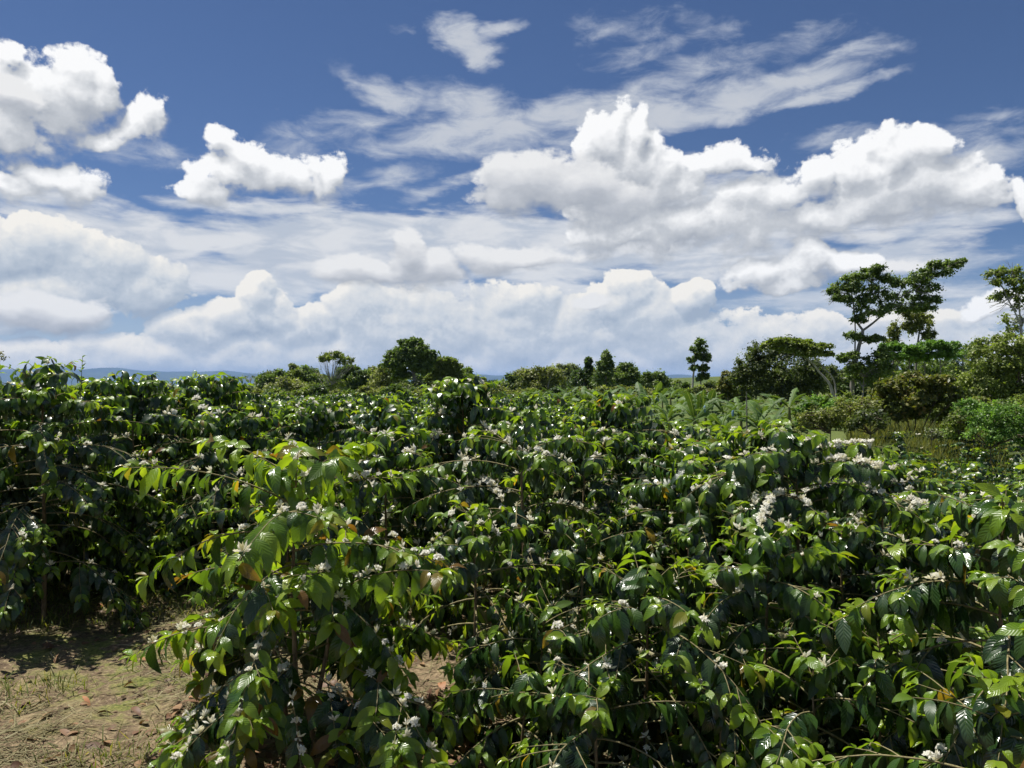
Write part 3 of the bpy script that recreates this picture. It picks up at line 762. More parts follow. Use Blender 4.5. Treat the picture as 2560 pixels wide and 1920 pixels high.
def tree(name, label, cat, d, base, trunks, crown, pal='mid', bark='grey', leaf=.28, dens=1.0, clump=.30, flat=.6, limbs=10, seed=1, depth=1.0, group=None, up=.9, per=26, twigs=None, hang=0.0, bare=None):
    """trunks: [(points in picture units), r0, r1]; crown: ellipses (px, py, rx, ry) at distance d, given a depth of their own"""
    rng = np.random.default_rng(seed); rg = random.Random(seed)
    b = pix(base[0], base[1], d); b[2] = hz(b[0], b[1])
    root = bpy.data.objects.new(name, None); COL.objects.link(root); root.location = b
    tag(root, label, cat, group)
    tb = Tubes(6); skel = []
    for tr_ in trunks:
        pts, r0, r1 = tr_[:3]; dy = tr_[3] if len(tr_) > 3 else 0.0
        P = np.array([pix(px, py, d) for px, py in pts]) - b
        if pts[0][1] >= base[1] - 3: P[0][2] = min(P[0][2], -.15)
        P[:, 1] += np.linspace(0, 1, len(P)) * dy
        tt = np.linspace(0, len(P) - 1, (len(P) - 1) * 4 + 1)
        P = np.stack([np.interp(tt, np.arange(len(P)), P[:, j]) for j in range(3)], 1)
        P[1:-1] += rng.normal(0, .35 * r0, (len(P) - 2, 3))
        k = np.array([.25, .5, .25]); Ps = P.copy()
        for _ in range(2): Ps[1:-1] = k[0] * Ps[:-2] + k[1] * Ps[1:-1] + k[2] * Ps[2:]
        tb.add(Ps, np.linspace(r0, r1, len(Ps)) * .58); skel.append(Ps)
    SK = np.concatenate(skel) if skel else np.array([[0, 0, 0.]])
    Vs = []; Qs = []; As = []; c = 0
    lt = Tubes(4)
    for (px, py, rx, ry) in crown:
        cc = pix(px, py, d) - b; ax, azr = rx / FPX * d, ry / FPX * d; ay = (ax * .6 + azr * .4) * depth
        cc[1] += rng.normal(0, .25) * ay
        if d > 95: ax *= 1.15; azr *= 1.08; dn = dens * 1.9
        else: dn = dens
        cr = max(.12, clump * min(ax, azr * 1.6, 2.2))
        nc = max(4, int(dn * 2.3 * (ax * azr + ax * ay + ay * azr) / (cr * cr * 3.2)))
        u = rng.normal(0, 1, (nc, 3)); u /= np.linalg.norm(u, axis=1, keepdims=True)
        u *= (rng.uniform(.12, 1, (nc, 1)) ** .42)
        C = cc + u * np.array([ax, ay, azr]) * .92
        C[:, 2] = np.maximum(C[:, 2], .12)
        v, q, a = cards(C, cr * rng.uniform(.5, 1.35, nc), int(per * 2.2), leaf * .62, rng, up, flat, hang=hang)
        Vs.append(v); Qs.append(q + c); As.append(a); c += len(v)
        for j in range(min(limbs, nc)):
            tgt = C[j]; dist = np.linalg.norm(SK - tgt, axis=1) + 1.2 * np.maximum(0, SK[:, 2] - tgt[2] + .1)
            s = SK[int(np.argmin(dist))]
            if np.linalg.norm(s - tgt) > 6 * max(ax, azr): continue
            mid = (s + tgt) / 2 + np.array([0, 0, .10]) * np.linalg.norm(tgt - s) + rng.normal(0, .06, 3) * np.linalg.norm(tgt - s)
            lt.add([s, (s + mid) / 2 + rng.normal(0, .02, 3), mid, (mid + tgt) / 2, tgt], np.linspace(max(.012, .022 * (ax + azr) * .5), .008, 5))
    for (a0, a1, spread, n_) in (twigs or []):             # sprays of bare twigs from one point towards another
        s = pix(*a0, d) - b; e = pix(*a1, d) - b; ln = np.linalg.norm(e - s)
        for j in range(n_):
            q = e + rng.normal(0, spread / FPX * d, 3); mid = (s + q) / 2 + rng.normal(0, .07, 3) * ln
            lt.add([s, mid, q], [.0035 * ln + .012, .0022 * ln + .008, .006])
    if trunks: link('trunk', tb.mesh('trunk', MAT['bark_' + bark]), root)
    if lt: link('limbs', lt.mesh('limbs', MAT['bark_' + bark]), root)
    if Vs: link('crown', make_mesh('crown', np.concatenate(Vs), np.concatenate(Qs), MAT['leaf_' + pal], {'age': np.concatenate(As)}, True), root)
    return root

# --- far tree line, left to centre (about 110-200 m)
tree('pine_tree', 'small dark pines clump farthest left of the tree line before the blue mountain', 'tree', 190, (490, 845), [([(490, 845), (492, 822)], .3, .1)], [(474, 834, 9, 9), (486, 830, 10, 11), (501, 827, 9, 13)], 'dark', 'brown', leaf=1.1, seed=1, clump=.4)
tree('bare_tree', 'small pale leafless tree between the dark pines and the round green tree', 'tree', 150, (541, 845), [([(541, 845), (541, 822)], .28, .14)], [(541, 815, 15, 9)], 'grey', 'pale', leaf=.5, dens=.14, per=9, limbs=14, seed=2, twigs=[((541, 824), (530, 812), 7, 7), ((541, 824), (552, 810), 7, 8), ((541, 826), (541, 806), 8, 7)])
tree('round_tree', 'rounded mid green tree right of the small pale leafless one', 'tree', 120, (598, 855), [([(598, 855), (596, 825)], .35, .15)], [(600, 813, 20, 13), (576, 822, 18, 13), (588, 834, 26, 14)], 'mid', leaf=.75, seed=3)
tree('shrub_mass', 'olive bushy scrub in front of the bare vase shaped tree', 'shrub', 105, (620, 862), [([(620, 862), (620, 845)], .2, .1)], [(615, 834, 30, 16), (645, 842, 24, 13), (590, 844, 20, 12)], 'khaki', 'brown', leaf=.6, seed=4)
tree('round_tree', 'dark green tree with a square crown left of the bare vase shaped tree', 'tree', 125, (662, 860), [([(662, 860), (662, 825)], .35, .15)], [(658, 806, 18, 15), (668, 822, 20, 16), (652, 838, 18, 14)], 'mid', leaf=.75, seed=5)
tree('vase_tree', 'tall thin tree with many bare upright branches and a leafy top', 'tree', 110, (715, 862), [([(715, 862), (716, 830)], .4, .3)], [(722, 768, 26, 8), (748, 778, 16, 9), (700, 776, 10, 6), (708, 832, 32, 22), (735, 838, 24, 18)], 'olive', 'pale', leaf=.5, dens=.55, per=16, limbs=8, seed=6,
     twigs=[((716, 832), (700, 772), 9, 10), ((716, 830), (718, 764), 9, 11), ((717, 830), (738, 768), 9, 12), ((718, 832), (756, 778), 8, 10), ((714, 834), (682, 792), 8, 8)])
tree('bluish_tree', 'dark bluish tree row with hanging crowns right of the vase shaped tree', 'tree', 130, (775, 865), [([(768, 865), (762, 820)], .4, .15), ([(788, 865), (790, 825)], .35, .15)], [(760, 806, 19, 16), (788, 814, 18, 17), (800, 828, 14, 20), (770, 834, 28, 20)], 'mid', leaf=.75, seed=7, hang=.4)
tree('yellowish_tree', 'tall yellowish olive tree leaning against the big spreading tree', 'tree', 108, (822, 868), [([(822, 868), (828, 800)], .35, .1)], [(836, 800, 20, 18), (822, 826, 26, 22), (818, 848, 26, 16)], 'khaki', 'grey', leaf=.55, seed=8, flat=.9, hang=.5)
tree('spreading_tree', 'biggest dark spreading tree in the middle of the far tree line', 'tree', 100, (893, 868), [([(893, 868), (896, 830), (894, 806)], .5, .4), ([(894, 808), (880, 785), (868, 770)], .3, .12), ([(894, 808), (905, 785), (915, 760)], .3, .12), ([(894, 808), (893, 770), (888, 748)], .3, .12)],
     [(888, 742, 26, 10), (876, 756, 24, 10), (912, 758, 26, 13), (858, 768, 22, 10), (896, 770, 34, 14), (925, 774, 15, 15), (850, 785, 24, 12), (880, 792, 32, 13), (915, 795, 18, 14), (866, 808, 22, 10)], 'mid', leaf=.6, seed=9, flat=.45, clump=.34, limbs=5)
tree('understorey_tree', 'dark low tree under the biggest spreading tree', 'tree', 98, (888, 868), [([(888, 868), (888, 850)], .3, .1)], [(880, 846, 30, 18), (908, 842, 22, 18), (858, 850, 18, 14)], 'deep', leaf=.6, seed=10)
tree('layered_tree', 'lighter green tree with layered branches right of the biggest spreading tree', 'tree', 105, (955, 865), [([(955, 865), (956, 825), (962, 790)], .35, .12)], [(962, 780, 24, 8), (980, 792, 18, 6), (945, 795, 20, 8), (968, 804, 28, 8), (936, 816, 18, 8), (985, 812, 14, 7), (955, 830, 30, 10)], 'olive', leaf=.5, seed=11, flat=.4, limbs=6)
tree('round_tree', 'small round tree right of the layered lighter green one', 'tree', 130, (1014, 858), [([(1014, 858), (1010, 820)], .3, .1)], [(1008, 806, 13, 12), (1024, 820, 14, 9), (1008, 826, 18, 12)], 'mid', leaf=.7, seed=12)
tree('round_tree', 'small dark tree peeping over the white bunched coffee bush', 'tree', 160, (1066, 856), [([(1066, 856), (1066, 836)], .3, .1)], [(1064, 833, 12, 9)], 'dark', leaf=.9, seed=13)
tree('round_tree', 'low green tree in the gap left of the grey olive grove', 'tree', 150, (1092, 856), [([(1092, 856), (1092, 836)], .3, .1)], [(1088, 834, 16, 12), (1104, 832, 9, 10)], 'mid', leaf=.8, seed=14)
tree('grove_tree', 'wide grey olive tree with pale limbs starting the centre grove', 'tree', 115, (1165, 862), [([(1150, 862), (1150, 830), (1140, 808)], .4, .15), ([(1185, 862), (1182, 830), (1192, 805)], .4, .15)], [(1135, 814, 24, 17), (1165, 806, 28, 14), (1192, 812, 26, 18), (1145, 834, 30, 16), (1185, 838, 30, 14)], 'khaki', 'pale', leaf=.6, seed=15, limbs=7)
tree('thin_tree', 'thin greyish tree rising between the wide olive tree and the dark spiky one', 'tree', 125, (1225, 862), [([(1225, 862), (1228, 800)], .3, .1)], [(1212, 800, 14, 12), (1232, 798, 16, 12), (1222, 822, 18, 16)], 'grey', 'pale', leaf=.5, dens=.55, seed=16)
tree('spiky_tree', 'dark green tree with one thin spiky top shoot', 'tree', 112, (1256, 864), [([(1258, 864), (1265, 810), (1271, 778)], .35, .06)], [(1258, 812, 20, 18), (1255, 836, 28, 20), (1271, 782, 5, 8), (1272, 796, 6, 8)], 'dark', leaf=.6, seed=17)
tree('conical_tree', 'tall conical tree in the middle of the centre grove', 'tree', 110, (1307, 866), [([(1307, 866), (1309, 800), (1310, 765)], .4, .06)], [(1310, 770, 8, 9), (1308, 785, 16, 12), (1306, 808, 20, 16), (1304, 835, 27, 20)], 'mid', leaf=.6, seed=18, hang=.3)
tree('eucalyptus', 'rounded eucalyptus with an airy crown right of the conical tree', 'tree', 112, (1358, 866), [([(1358, 866), (1355, 820), (1352, 790)], .35, .08)], [(1350, 792, 15, 11), (1364, 803, 14, 12), (1345, 815, 20, 14), (1370, 828, 17, 14), (1355, 842, 28, 16)], 'mid', 'pale', leaf=.6, seed=19, hang=.5)
tree('eucalyptus', 'low broad eucalyptus at the right end of the centre grove', 'tree', 112, (1418, 866), [([(1418, 866), (1414, 820)], .35, .1)], [(1402, 814, 10, 10), (1424, 816, 18, 13), (1412, 836, 26, 18), (1436, 838, 14, 14)], 'mid', leaf=.6, seed=20, hang=.4)
tree('eucalyptus', 'tall slim eucalyptus with white double trunk standing free on the skyline', 'tree', 90, (1497, 872), [([(1497, 872), (1496, 820), (1503, 760), (1512, 735)], .28, .06), ([(1514, 872), (1513, 820), (1518, 770)], .22, .05)],
     [(1512, 738, 14, 9), (1520, 752, 14, 10), (1502, 754, 14, 10), (1523, 772, 11, 11), (1494, 776, 11, 8), (1510, 770, 11, 10), (1520, 795, 12, 10), (1500, 795, 12, 8), (1524, 812, 9, 8), (1512, 816, 10, 8)], 'mid', 'pale', leaf=.4, dens=.75, seed=22, hang=.6, limbs=5)
tree('shrub_mass', 'small dark shrub at the foot of the tall slim eucalyptus', 'shrub', 88, (1530, 872), [([(1530, 872), (1530, 850)], .15, .06)], [(1532, 838, 14, 10), (1526, 850, 18, 10)], 'deep', leaf=.5, seed=23)
tree('shrub_mass', 'brownish dry scrub between the slim eucalyptus and the dense dark tree', 'shrub', 75, (1565, 880), [([(1565, 880), (1565, 860)], .15, .06)], [(1535, 858, 28, 14), (1570, 850, 28, 18), (1600, 858, 26, 18), (1500, 862, 22, 12)], 'brown', 'grey', leaf=.4, dens=.8, seed=24, limbs=14)
# --- right hand grove (25-60 m)
tree('dense_tree', 'dense dark rounded tree left of the leaning pale trunk', 'tree', 58, (1690, 885), [([(1690, 885), (1690, 820)], .35, .15)], [(1650, 760, 42, 28), (1700, 752, 44, 24), (1625, 790, 40, 28), (1690, 800, 70, 40), (1750, 810, 38, 40), (1640, 832, 48, 34), (1720, 845, 62, 32), (1596, 812, 20, 22)], 'deep', 'brown', leaf=.3, seed=31, clump=.26, limbs=4, per=34, dens=1.9)
tree('round_tree', 'small brown leaved tree at the left foot of the dense dark tree', 'tree', 62, (1572, 880), [([(1572, 880), (1572, 840)], .15, .06)], [(1570, 818, 18, 18), (1562, 840, 16, 18), (1580, 848, 16, 18)], 'rusty', leaf=.3, seed=32)
tree('leaning_tree', 'tree with a pale leaning trunk and a flat yellowish crown over the dense dark tree', 'tree', 46, (1808, 856), [([(1808, 860), (1795, 838), (1780, 815)], .17, .12), ([(1780, 815), (1765, 798), (1740, 772)], .12, .06), ([(1808, 856), (1806, 824), (1785, 800), (1758, 771)], .09, .04)],
     [(1685, 738, 30, 8), (1720, 742, 32, 9), (1755, 752, 28, 8), (1700, 752, 30, 8), (1780, 748, 20, 6), (1738, 764, 28, 7), (1785, 764, 18, 5), (1660, 748, 18, 7)], 'olive', 'pale', leaf=.26, seed=33, flat=.4, limbs=7)
tree('umbrella_tree', 'tallest tree with forked trunk and broad umbrella crown above the grove', 'tree', 45, (1839, 856), [([(1839, 860), (1842, 815), (1852, 760), (1864, 712)], .26, .15), ([(1864, 714), (1848, 690), (1842, 655), (1835, 620)], .12, .04), ([(1864, 714), (1885, 698), (1911, 680), (1935, 650), (1950, 620)], .13, .04), ([(1852, 690), (1868, 650), (1882, 610)], .08, .03), ([(1846, 800), (1848, 740), (1846, 680)], .09, .06), ([(1935, 650), (1985, 620), (2040, 585)], .07, .02)],
     [(1885, 583, 30, 8), (1850, 598, 38, 11), (1905, 600, 34, 11), (1830, 618, 34, 11), (1870, 622, 44, 13), (1815, 645, 26, 9), (1855, 650, 44, 13), (1905, 640, 40, 15), (1880, 672, 40, 13), (1855, 690, 20, 9), (1925, 665, 34, 13), (1800, 628, 14, 7),
      (1952, 610, 30, 12), (1985, 602, 34, 13), (2005, 622, 32, 12), (2030, 588, 28, 12), (2058, 570, 26, 9), (2075, 566, 14, 7), (1970, 640, 40, 14), (2010, 648, 26, 11), (1990, 590, 20, 10), (1985, 664, 36, 10), (2020, 572, 18, 7),
      (1846, 726, 24, 8), (1888, 733, 24, 7)], 'mid', 'grey', leaf=.24, seed=34, flat=.6, clump=.42, limbs=7, dens=1.25, depth=.9,
     twigs=[((1806, 640), (1786, 655), 6, 7), ((1800, 625), (1778, 632), 5, 6)])
tree('vine_tree', 'vine draped tree with thin trunk behind the umbrella crown', 'tree', 52, (1978, 850), [([(1978, 850), (1980, 740), (1988, 700)], .16, .06), ([(1930, 850), (1930, 760), (1928, 705)], .12, .05), ([(1980, 742), (2000, 728), (2015, 715)], .06, .02)],
     [(1985, 685, 34, 12), (1995, 702, 26, 14), (1972, 706, 24, 12), (2006, 722, 16, 12), (1955, 672, 18, 10), (1930, 715, 14, 18), (1928, 740, 12, 14)], 'khaki', 'grey', leaf=.26, dens=.9, seed=35, hang=.8, flat=1.1, limbs=5)
tree('understorey_tree', 'low dark spreading tree at the foot of the forked umbrella trunk', 'tree', 44, (1862, 862), [([(1862, 862), (1866, 815)], .12, .05)], [(1850, 792, 34, 13), (1888, 782, 32, 16), (1872, 812, 48, 17), (1915, 800, 28, 18), (1838, 768, 22, 7), (1818, 776, 16, 6), (1905, 765, 24, 12)], 'mid', leaf=.24, seed=36, flat=.8, limbs=8, dens=.9)
tree('flat_top_tree', 'light green flat topped trees on thin bare stems behind the rusty shrub', 'tree', 50, (1990, 850), [([(1965, 850), (1965, 760)], .09, .04), ([(1996, 850), (1998, 765)], .09, .04), ([(2035, 850), (2030, 760)], .09, .04), ([(1912, 850), (1935, 790), (1960, 755)], .08, .03)],
     [(1935, 748, 34, 9), (1975, 755, 38, 9), (2015, 745, 38, 9), (2050, 748, 28, 10), (1950, 768, 34, 9), (2040, 765, 36, 12), (1995, 772, 40, 8), (1920, 770, 22, 8)], 'bright', 'grey', leaf=.26, seed=37, flat=.4, limbs=8)
tree('hill_tree', 'dark tree at the back edge of the grove left of the tallest right thicket', 'tree', 60, (2075, 850), [([(2075, 850), (2080, 780)], .2, .08)], [(2085, 755, 40, 20), (2060, 790, 40, 24), (2110, 770, 40, 28), (2080, 815, 50, 24)], 'mid', leaf=.3, seed=38)
tree('thicket_tree', 'big olive leafy thicket tree on the right with loose hanging shoots', 'tree', 30, (2150, 905), [([(2150, 905), (2155, 800), (2165, 740)], .16, .05), ([(2190, 905), (2200, 780), (2205, 720)], .16, .05)],
     [(2130, 755, 40, 28), (2180, 742, 40, 26), (2110, 790, 50, 32), (2160, 790, 50, 34), (2205, 785, 42, 40), (2120, 830, 55, 34), (2180, 835, 55, 36), (2225, 840, 40, 40), (2150, 862, 70, 26), (2090, 850, 40, 26), (2240, 770, 40, 60)], 'olive', 'brown', leaf=.20, seed=39, dens=1.5, clump=.30, limbs=5, hang=.5)
tree('airy_tree', 'tall airy tree with sparse pale twigs at the right edge', 'tree', 32, (2215, 900), [([(2215, 900), (2212, 780), (2205, 700)], .16, .08), ([(2205, 702), (2185, 660), (2160, 610), (2135, 578)], .06, .02), ([(2206, 700), (2200, 640), (2190, 585)], .06, .02), ([(2205, 710), (2230, 640), (2235, 590)], .07, .02), ([(2195, 670), (2165, 650), (2130, 655)], .035, .015)],
     [(2145, 590, 22, 9), (2180, 582, 26, 9), (2165, 610, 26, 10), (2200, 600, 26, 12), (2190, 630, 26, 10), (2155, 640, 20, 6), (2205, 655, 24, 16), (2195, 690, 24, 18), (2230, 620, 30, 30), (2230, 680, 30, 36), (2188, 715, 20, 16)], 'olive', 'pale', leaf=.2, dens=.85, per=18, seed=40, limbs=9, clump=.4, hang=.4,
     twigs=[((2160, 610), (2135, 600), 10, 8), ((2190, 640), (2150, 660), 9, 8), ((2190, 600), (2175, 570), 9, 8)])
tree('rusty_shrub', 'many stemmed shrub with rusty brown broad leaves at the field end', 'shrub', 22, (1975, 950), [([(1972, 950), (1962, 915), (1950, 880)], .035, .02), ([(1976, 950), (1978, 910), (1985, 870)], .035, .02), ([(1980, 950), (2000, 910), (2020, 870)], .03, .02), ([(1970, 950), (1945, 920), (1915, 895)], .03, .015), ([(1984, 950), (2012, 912), (2040, 885)], .025, .015)],
     [(1930, 835, 42, 20), (1980, 822, 42, 20), (2028, 828, 36, 22), (1900, 862, 36, 20), (1955, 862, 46, 24), (2010, 862, 44, 24), (2045, 852, 24, 24), (1940, 892, 36, 14), (1990, 890, 40, 14), (1880, 880, 22, 14)], 'rusty', 'brown', leaf=.19, seed=41, clump=.28, limbs=8, flat=.5)
tree('olive_shrub', 'pale olive low shrub left of the rusty brown one', 'shrub', 20, (1790, 935), [([(1790, 935), (1795, 900)], .03, .015), ([(1840, 935), (1838, 890)], .03, .015)],
     [(1745, 905, 34, 18), (1790, 892, 40, 20), (1835, 885, 36, 24), (1870, 880, 30, 18), (1810, 912, 56, 16), (1760, 918, 44, 13)], 'khaki', 'brown', leaf=.11, seed=42, clump=.26, limbs=8)
tree('olive_shrub', 'darker shrub wedged under the left skirt of the rusty brown one', 'shrub', 19.5, (1880, 935), [([(1880, 935), (1880, 905)], .03, .015)], [(1870, 905, 30, 20), (1900, 905, 22, 22), (1850, 918, 26, 12)], 'deep', 'brown', leaf=.14, seed=43)
tree('grey_shrub', 'small greyish shrub right at the stems of the rusty brown one', 'shrub', 20, (2012, 958), [([(2012, 958), (2012, 935)], .02, .01)], [(2012, 932, 18, 16), (2030, 938, 14, 12)], 'grey', 'grey', leaf=.09, seed=44)
tree('green_shrub', 'fresh bright green bush in front of the right thicket', 'shrub', 18, (2140, 975), [([(2140, 975), (2140, 930)], .03, .015)], [(2110, 900, 32, 24), (2155, 892, 40, 24), (2200, 900, 40, 30), (2120, 932, 42, 26), (2175, 938, 46, 28), (2220, 940, 40, 34)], 'bright', 'brown', leaf=.10, seed=45, clump=.24, limbs=4, per=34)
tree('bare_tree', 'pale twiggy tree tip at the left edge above the coffee', 'tree', 30, (-16, 850), [([(-16, 850), (-12, 790), (-6, 760)], .09, .03)], [(2, 770, 14, 16), (-8, 790, 18, 14)], 'brown', 'pale', leaf=.16, dens=.3, per=8, seed=46, limbs=12)
tree('dead_stump', 'thin grey dead tree stump among the banana plants', 'stump', 23, (1616, 925), [([(1616, 925), (1614, 885), (1613, 846)], .055, .02)], [], bark='grey', seed=47)
tree('small_tree', 'far tree seen through the gap under the leaning pale trunk', 'tree', 75, (1830, 850), [([(1830, 850), (1830, 835)], .1, .05)], [(1815, 826, 30, 10), (1800, 838, 30, 10), (1850, 830, 24, 10)], 'mid', leaf=.35, seed=48)

# scrub that closes the line under the far trees, and the wood behind the right hand grove
rg = random.Random(61)
for i in range(34):
    px = 452 + i * 34 + rg.uniform(-12, 12)
    if 930 < px < 1040 and i % 2: continue
    d = rg.uniform(78, 98); h = rg.uniform(838, 850); w = rg.uniform(18, 34)
    tree('scrub_bush', 'low scrub bush in the band under the far tree line', 'shrub', d, (px, 866), [], [(px, h + 6, w, 9), (px + rg.uniform(-10, 10), h + 12, w * 1.2, 10), (px + rg.uniform(-16, 16), h, w * .5, 7)], rg.choice(['mid', 'khaki', 'olive', 'dark', 'khaki']), 'brown', leaf=.5, seed=300 + i, group='scrub under the far trees', limbs=0, per=14)
for i in range(17):
    px = 1600 + i * 41 + rg.uniform(-12, 12); d = rg.uniform(66, 88); h = 812 - 22 * (px > 1900) + rg.uniform(-14, 10); w = rg.uniform(26, 44)
    tree('woodland_tree', 'tree of the mixed wood behind the right hand grove', 'tree', d, (px, 862), [([(px, 862), (px + 3, h + 12)], .16, .06)], [(px, h, w, 13), (px + rg.uniform(-16, 16), h + 18, w * 1.15, 15), (px + rg.uniform(-16, 16), h + 36, w * 1.2, 16)], rg.choice(['mid', 'deep', 'olive', 'dark']), 'grey', leaf=.42, seed=340 + i, group='wood behind the grove', limbs=4, per=18)
for i, (px, py, w, pal_) in enumerate(((2075, 905, 30, 'olive'), (2225, 868, 40, 'olive'), (2095, 880, 30, 'bright'), (2060, 930, 22, 'bright'), (2180, 876, 44, 'mid'), (1700, 925, 30, 'khaki'))):
    tree('undergrowth_bush', ['loose olive undergrowth bush beside the rusty shrub', 'undergrowth bush cut by the right edge above the bright green bush', 'light undergrowth bush behind the bright green bush', 'small fresh bush in the tall grass right of the grey shrub', 'mid green undergrowth bush at the foot of the right thicket', 'low khaki bush left of the pale olive shrub'][i], 'shrub', 19.5 + i * .4, (px, py + 40), [([(px, py + 40), (px, py + 8)], .02, .01)], [(px, py, w, 14), (px - w * .5, py + 16, w * .8, 13), (px + w * .5, py + 18, w * .8, 14), (px, py - 10, w * .4, 9)], pal_, 'brown', leaf=.13, seed=380 + i, hang=.4, limbs=5)

# more trees that knit the far line together, each its own irregular shape
rg = random.Random(5)
spots = [(566, 828, 16), (586, 822, 20), (628, 818, 22), (646, 806, 16), (676, 812, 18), (694, 826, 22), (738, 808, 18), (752, 826, 22), (780, 820, 20), (812, 812, 18), (840, 822, 22), (862, 832, 20), (920, 806, 20), (938, 826, 22), (974, 828, 22), (998, 824, 16), (1036, 834, 16),
         (1118, 828, 18), (1136, 822, 20), (1208, 812, 20), (1238, 806, 16), (1244, 826, 20), (1284, 812, 16), (1290, 830, 22), (1330, 812, 16), (1338, 830, 22), (1380, 826, 18), (1392, 834, 18), (1440, 834, 14), (1470, 846, 14), (1455, 842, 18), (1550, 842, 20)]
for i, (px, py, w) in enumerate(spots):
    py -= 7; w *= 1.25
    d = rg.uniform(122, 150); j = lambda a: rg.uniform(-a, a)
    cr = [(px + j(4), py, w * .7, 8), (px + j(w * .6), py + 9, w, 9), (px + j(w * .6), py + 18, w * 1.1, 11), (px + j(w), py + 26, w * 1.1, 11), (px + j(w * .8), py - 6, w * .35, 6)]
    tree('far_tree', 'tree of the loose far line between the taller named ones', 'tree', d, (px, 862), [([(px, 862), (px + j(3), py + 4)], .3, .08)], cr, rg.choice(['mid', 'olive', 'mid', 'khaki', 'grey', 'dark']), rg.choice(['grey', 'pale']), leaf=rg.uniform(.5, .75), seed=500 + i, group='loose far tree line', limbs=4, per=18, dens=rg.uniform(.5, .9), hang=rg.choice([0, .4]), flat=rg.uniform(.5, .9))

# the far wood beyond the tree line, one mass
rng = np.random.default_rng(99); Cs = []; Rs = []
for i in range(900):
    d = rng.uniform(150, 330); px = rng.uniform(-60, 1660); p = pix(px, 0, d); z = hz(p[0], p[1])
    top = EYE + (830 - rng.uniform(832, 846)) / FPX * d; w = rng.uniform(2.0, 4.2)
    for j in range(6):
        Cs.append((p[0] + rng.normal(0, w * .5), p[1] + rng.normal(0, w * .5), top - w * rng.uniform(.2, 2.2))); Rs.append(w * rng.uniform(.4, .7))
v, q, a = cards(np.array(Cs), np.array(Rs), 12, 1.3, rng, .8, .7)
tag(link('far_woods', make_mesh('far_woods', v, q, MAT['leaf_deep'], {'age': a}, True)), kind='stuff')

rg = random.Random(29)
for i in range(22):
    px = 1745 + i * 22 + rg.uniform(-14, 14); d = rg.uniform(23.5, 34); h = rg.uniform(868, 900); w = rg.uniform(22, 40)
    tree('thicket_bush', 'one of the tangled bushes massed behind the shrubs at the field end', 'shrub', d, (px, h + 45), [([(px, h + 45), (px, h + 10)], .02, .01)], [(px, h, w, 13), (px - w * .6, h + 16, w * .8, 13), (px + w * .6, h + 14, w * .8, 14), (px + rg.uniform(-10, 10), h - 12, w * .45, 9), (px, h + 26, w * 1.1, 14)], rg.choice(['mid', 'olive', 'bright', 'mid', 'khaki']), 'brown', leaf=rg.uniform(.14, .22), seed=700 + i, group='thicket at the field end', hang=rg.choice([0, .4]), limbs=4, flat=rg.uniform(.6, 1))

# tall grass between the rusty shrub and the bright one
MAT['tall_grass'] = simple_leafy('tall_grass', [(0, (.07, .10, .025)), (.5, (.15, .18, .05)), (1, (.30, .30, .12))], .6, .3)
def at_field(x, y): return ((np.abs(1106 + FPX * x / y - 2062) < 110) | (np.abs(1106 + FPX * x / y - 1900) < 70) & (y > 21)) * 1.0
relief_keep = relief
tag(link('tall_grass', blades('tall_grass', 20000, (7, 19, 17, 27), MAT['tall_grass'], (.25, .75), (.004, .010), (1.0, 1.5), 14, at_field)), kind='stuff')

# ---------------------------------------------------------------- bananas
m, t = new_mat('banana_leaf')
ag = attr(t, 'age')
cc = cramp(t, ag, [(0, (.04, .08, .018)), (.55, (.075, .14, .03)), (.85, (.12, .20, .04)), (1, (.18, .15, .06))])
s_ = t.node('ShaderNodeSeparateXYZ'); t.l.new(attr(t, 'luv', 'Vector'), s_.inputs[0])
cc = t.mix(t.m('MULTIPLY', t.ramp(t.m('ABSOLUTE', s_.outputs[0]), .10, .02), .7), cc, (.30, .36, .14))
st = t.m('SINE', t.m('MULTIPLY', s_.outputs[1], 160))
bm = t.node('ShaderNodeBump'); bm.inputs['Strength'].default_value = .3; bm.inputs['Distance'].default_value = .01; t.l.new(st, bm.inputs['Height'])
p_ = principled(t, cc, .5, .3, bm.outputs[0])
tr = t.node('ShaderNodeBsdfTranslucent'); t.l.new(t.v('MULTIPLY', cc, (1.5, 1.4, .6)), tr.inputs[0])
x_ = t.node('ShaderNodeMixShader'); x_.inputs[0].default_value = .3; t.l.new(p_, x_.inputs[1]); t.l.new(tr.outputs[0], x_.inputs[2]); finish(t, x_.outputs[0])
MAT['banana_leaf'] = m
MAT['banana_stem'] = bark_mat('banana_stem', (.10, .12, .05), (.24, .22, .11), 9)
def banana_blade(seed):
    rg = random.Random(seed); rows = 26; L_ = 1.75; arch = rg.uniform(.8, 1.9)
    V = []; Q = []; U = []; A = []
    a0 = rg.uniform(.3, .75)
    for i in range(rows):
        v = i / (rows - 1)
        ang = v * arch
        y = math.sin(ang) / arch * L_; z = -(1 - math.cos(ang)) / arch * L_
        w = .24 * (max(0, (v - .10) / .9) ** .35) * (1 - max(0, (v - .55) / .45) ** 2.2) if v > .10 else .012
        w = max(w, .008)
        tear = [(.45 if rg.random() < .16 else 1.0) for _ in (0, 1)]
        hang = rg.uniform(.15, .5)
        for k, u in enumerate((-1, -.5, 0, .5, 1)):
            tt = tear[0] if u < 0 else tear[1]
            uu = u * w * (tt if abs(u) == 1 else 1)
            V.append((uu, y, z - abs(uu) * hang + .25 * abs(uu) * (abs(u) < 1))); U.append((u, v, 0)); A.append(min(1, max(0, a0 + rg.gauss(0, .06))))
        if i:
            b_ = (i - 1) * 5
            Q += [(b_ + k, b_ + k + 1, b_ + k + 6, b_ + k + 5) for k in range(4)]
    return make_mesh('leaf', V, Q, MAT['banana_leaf'], {'age': A}, True, {'luv': U})
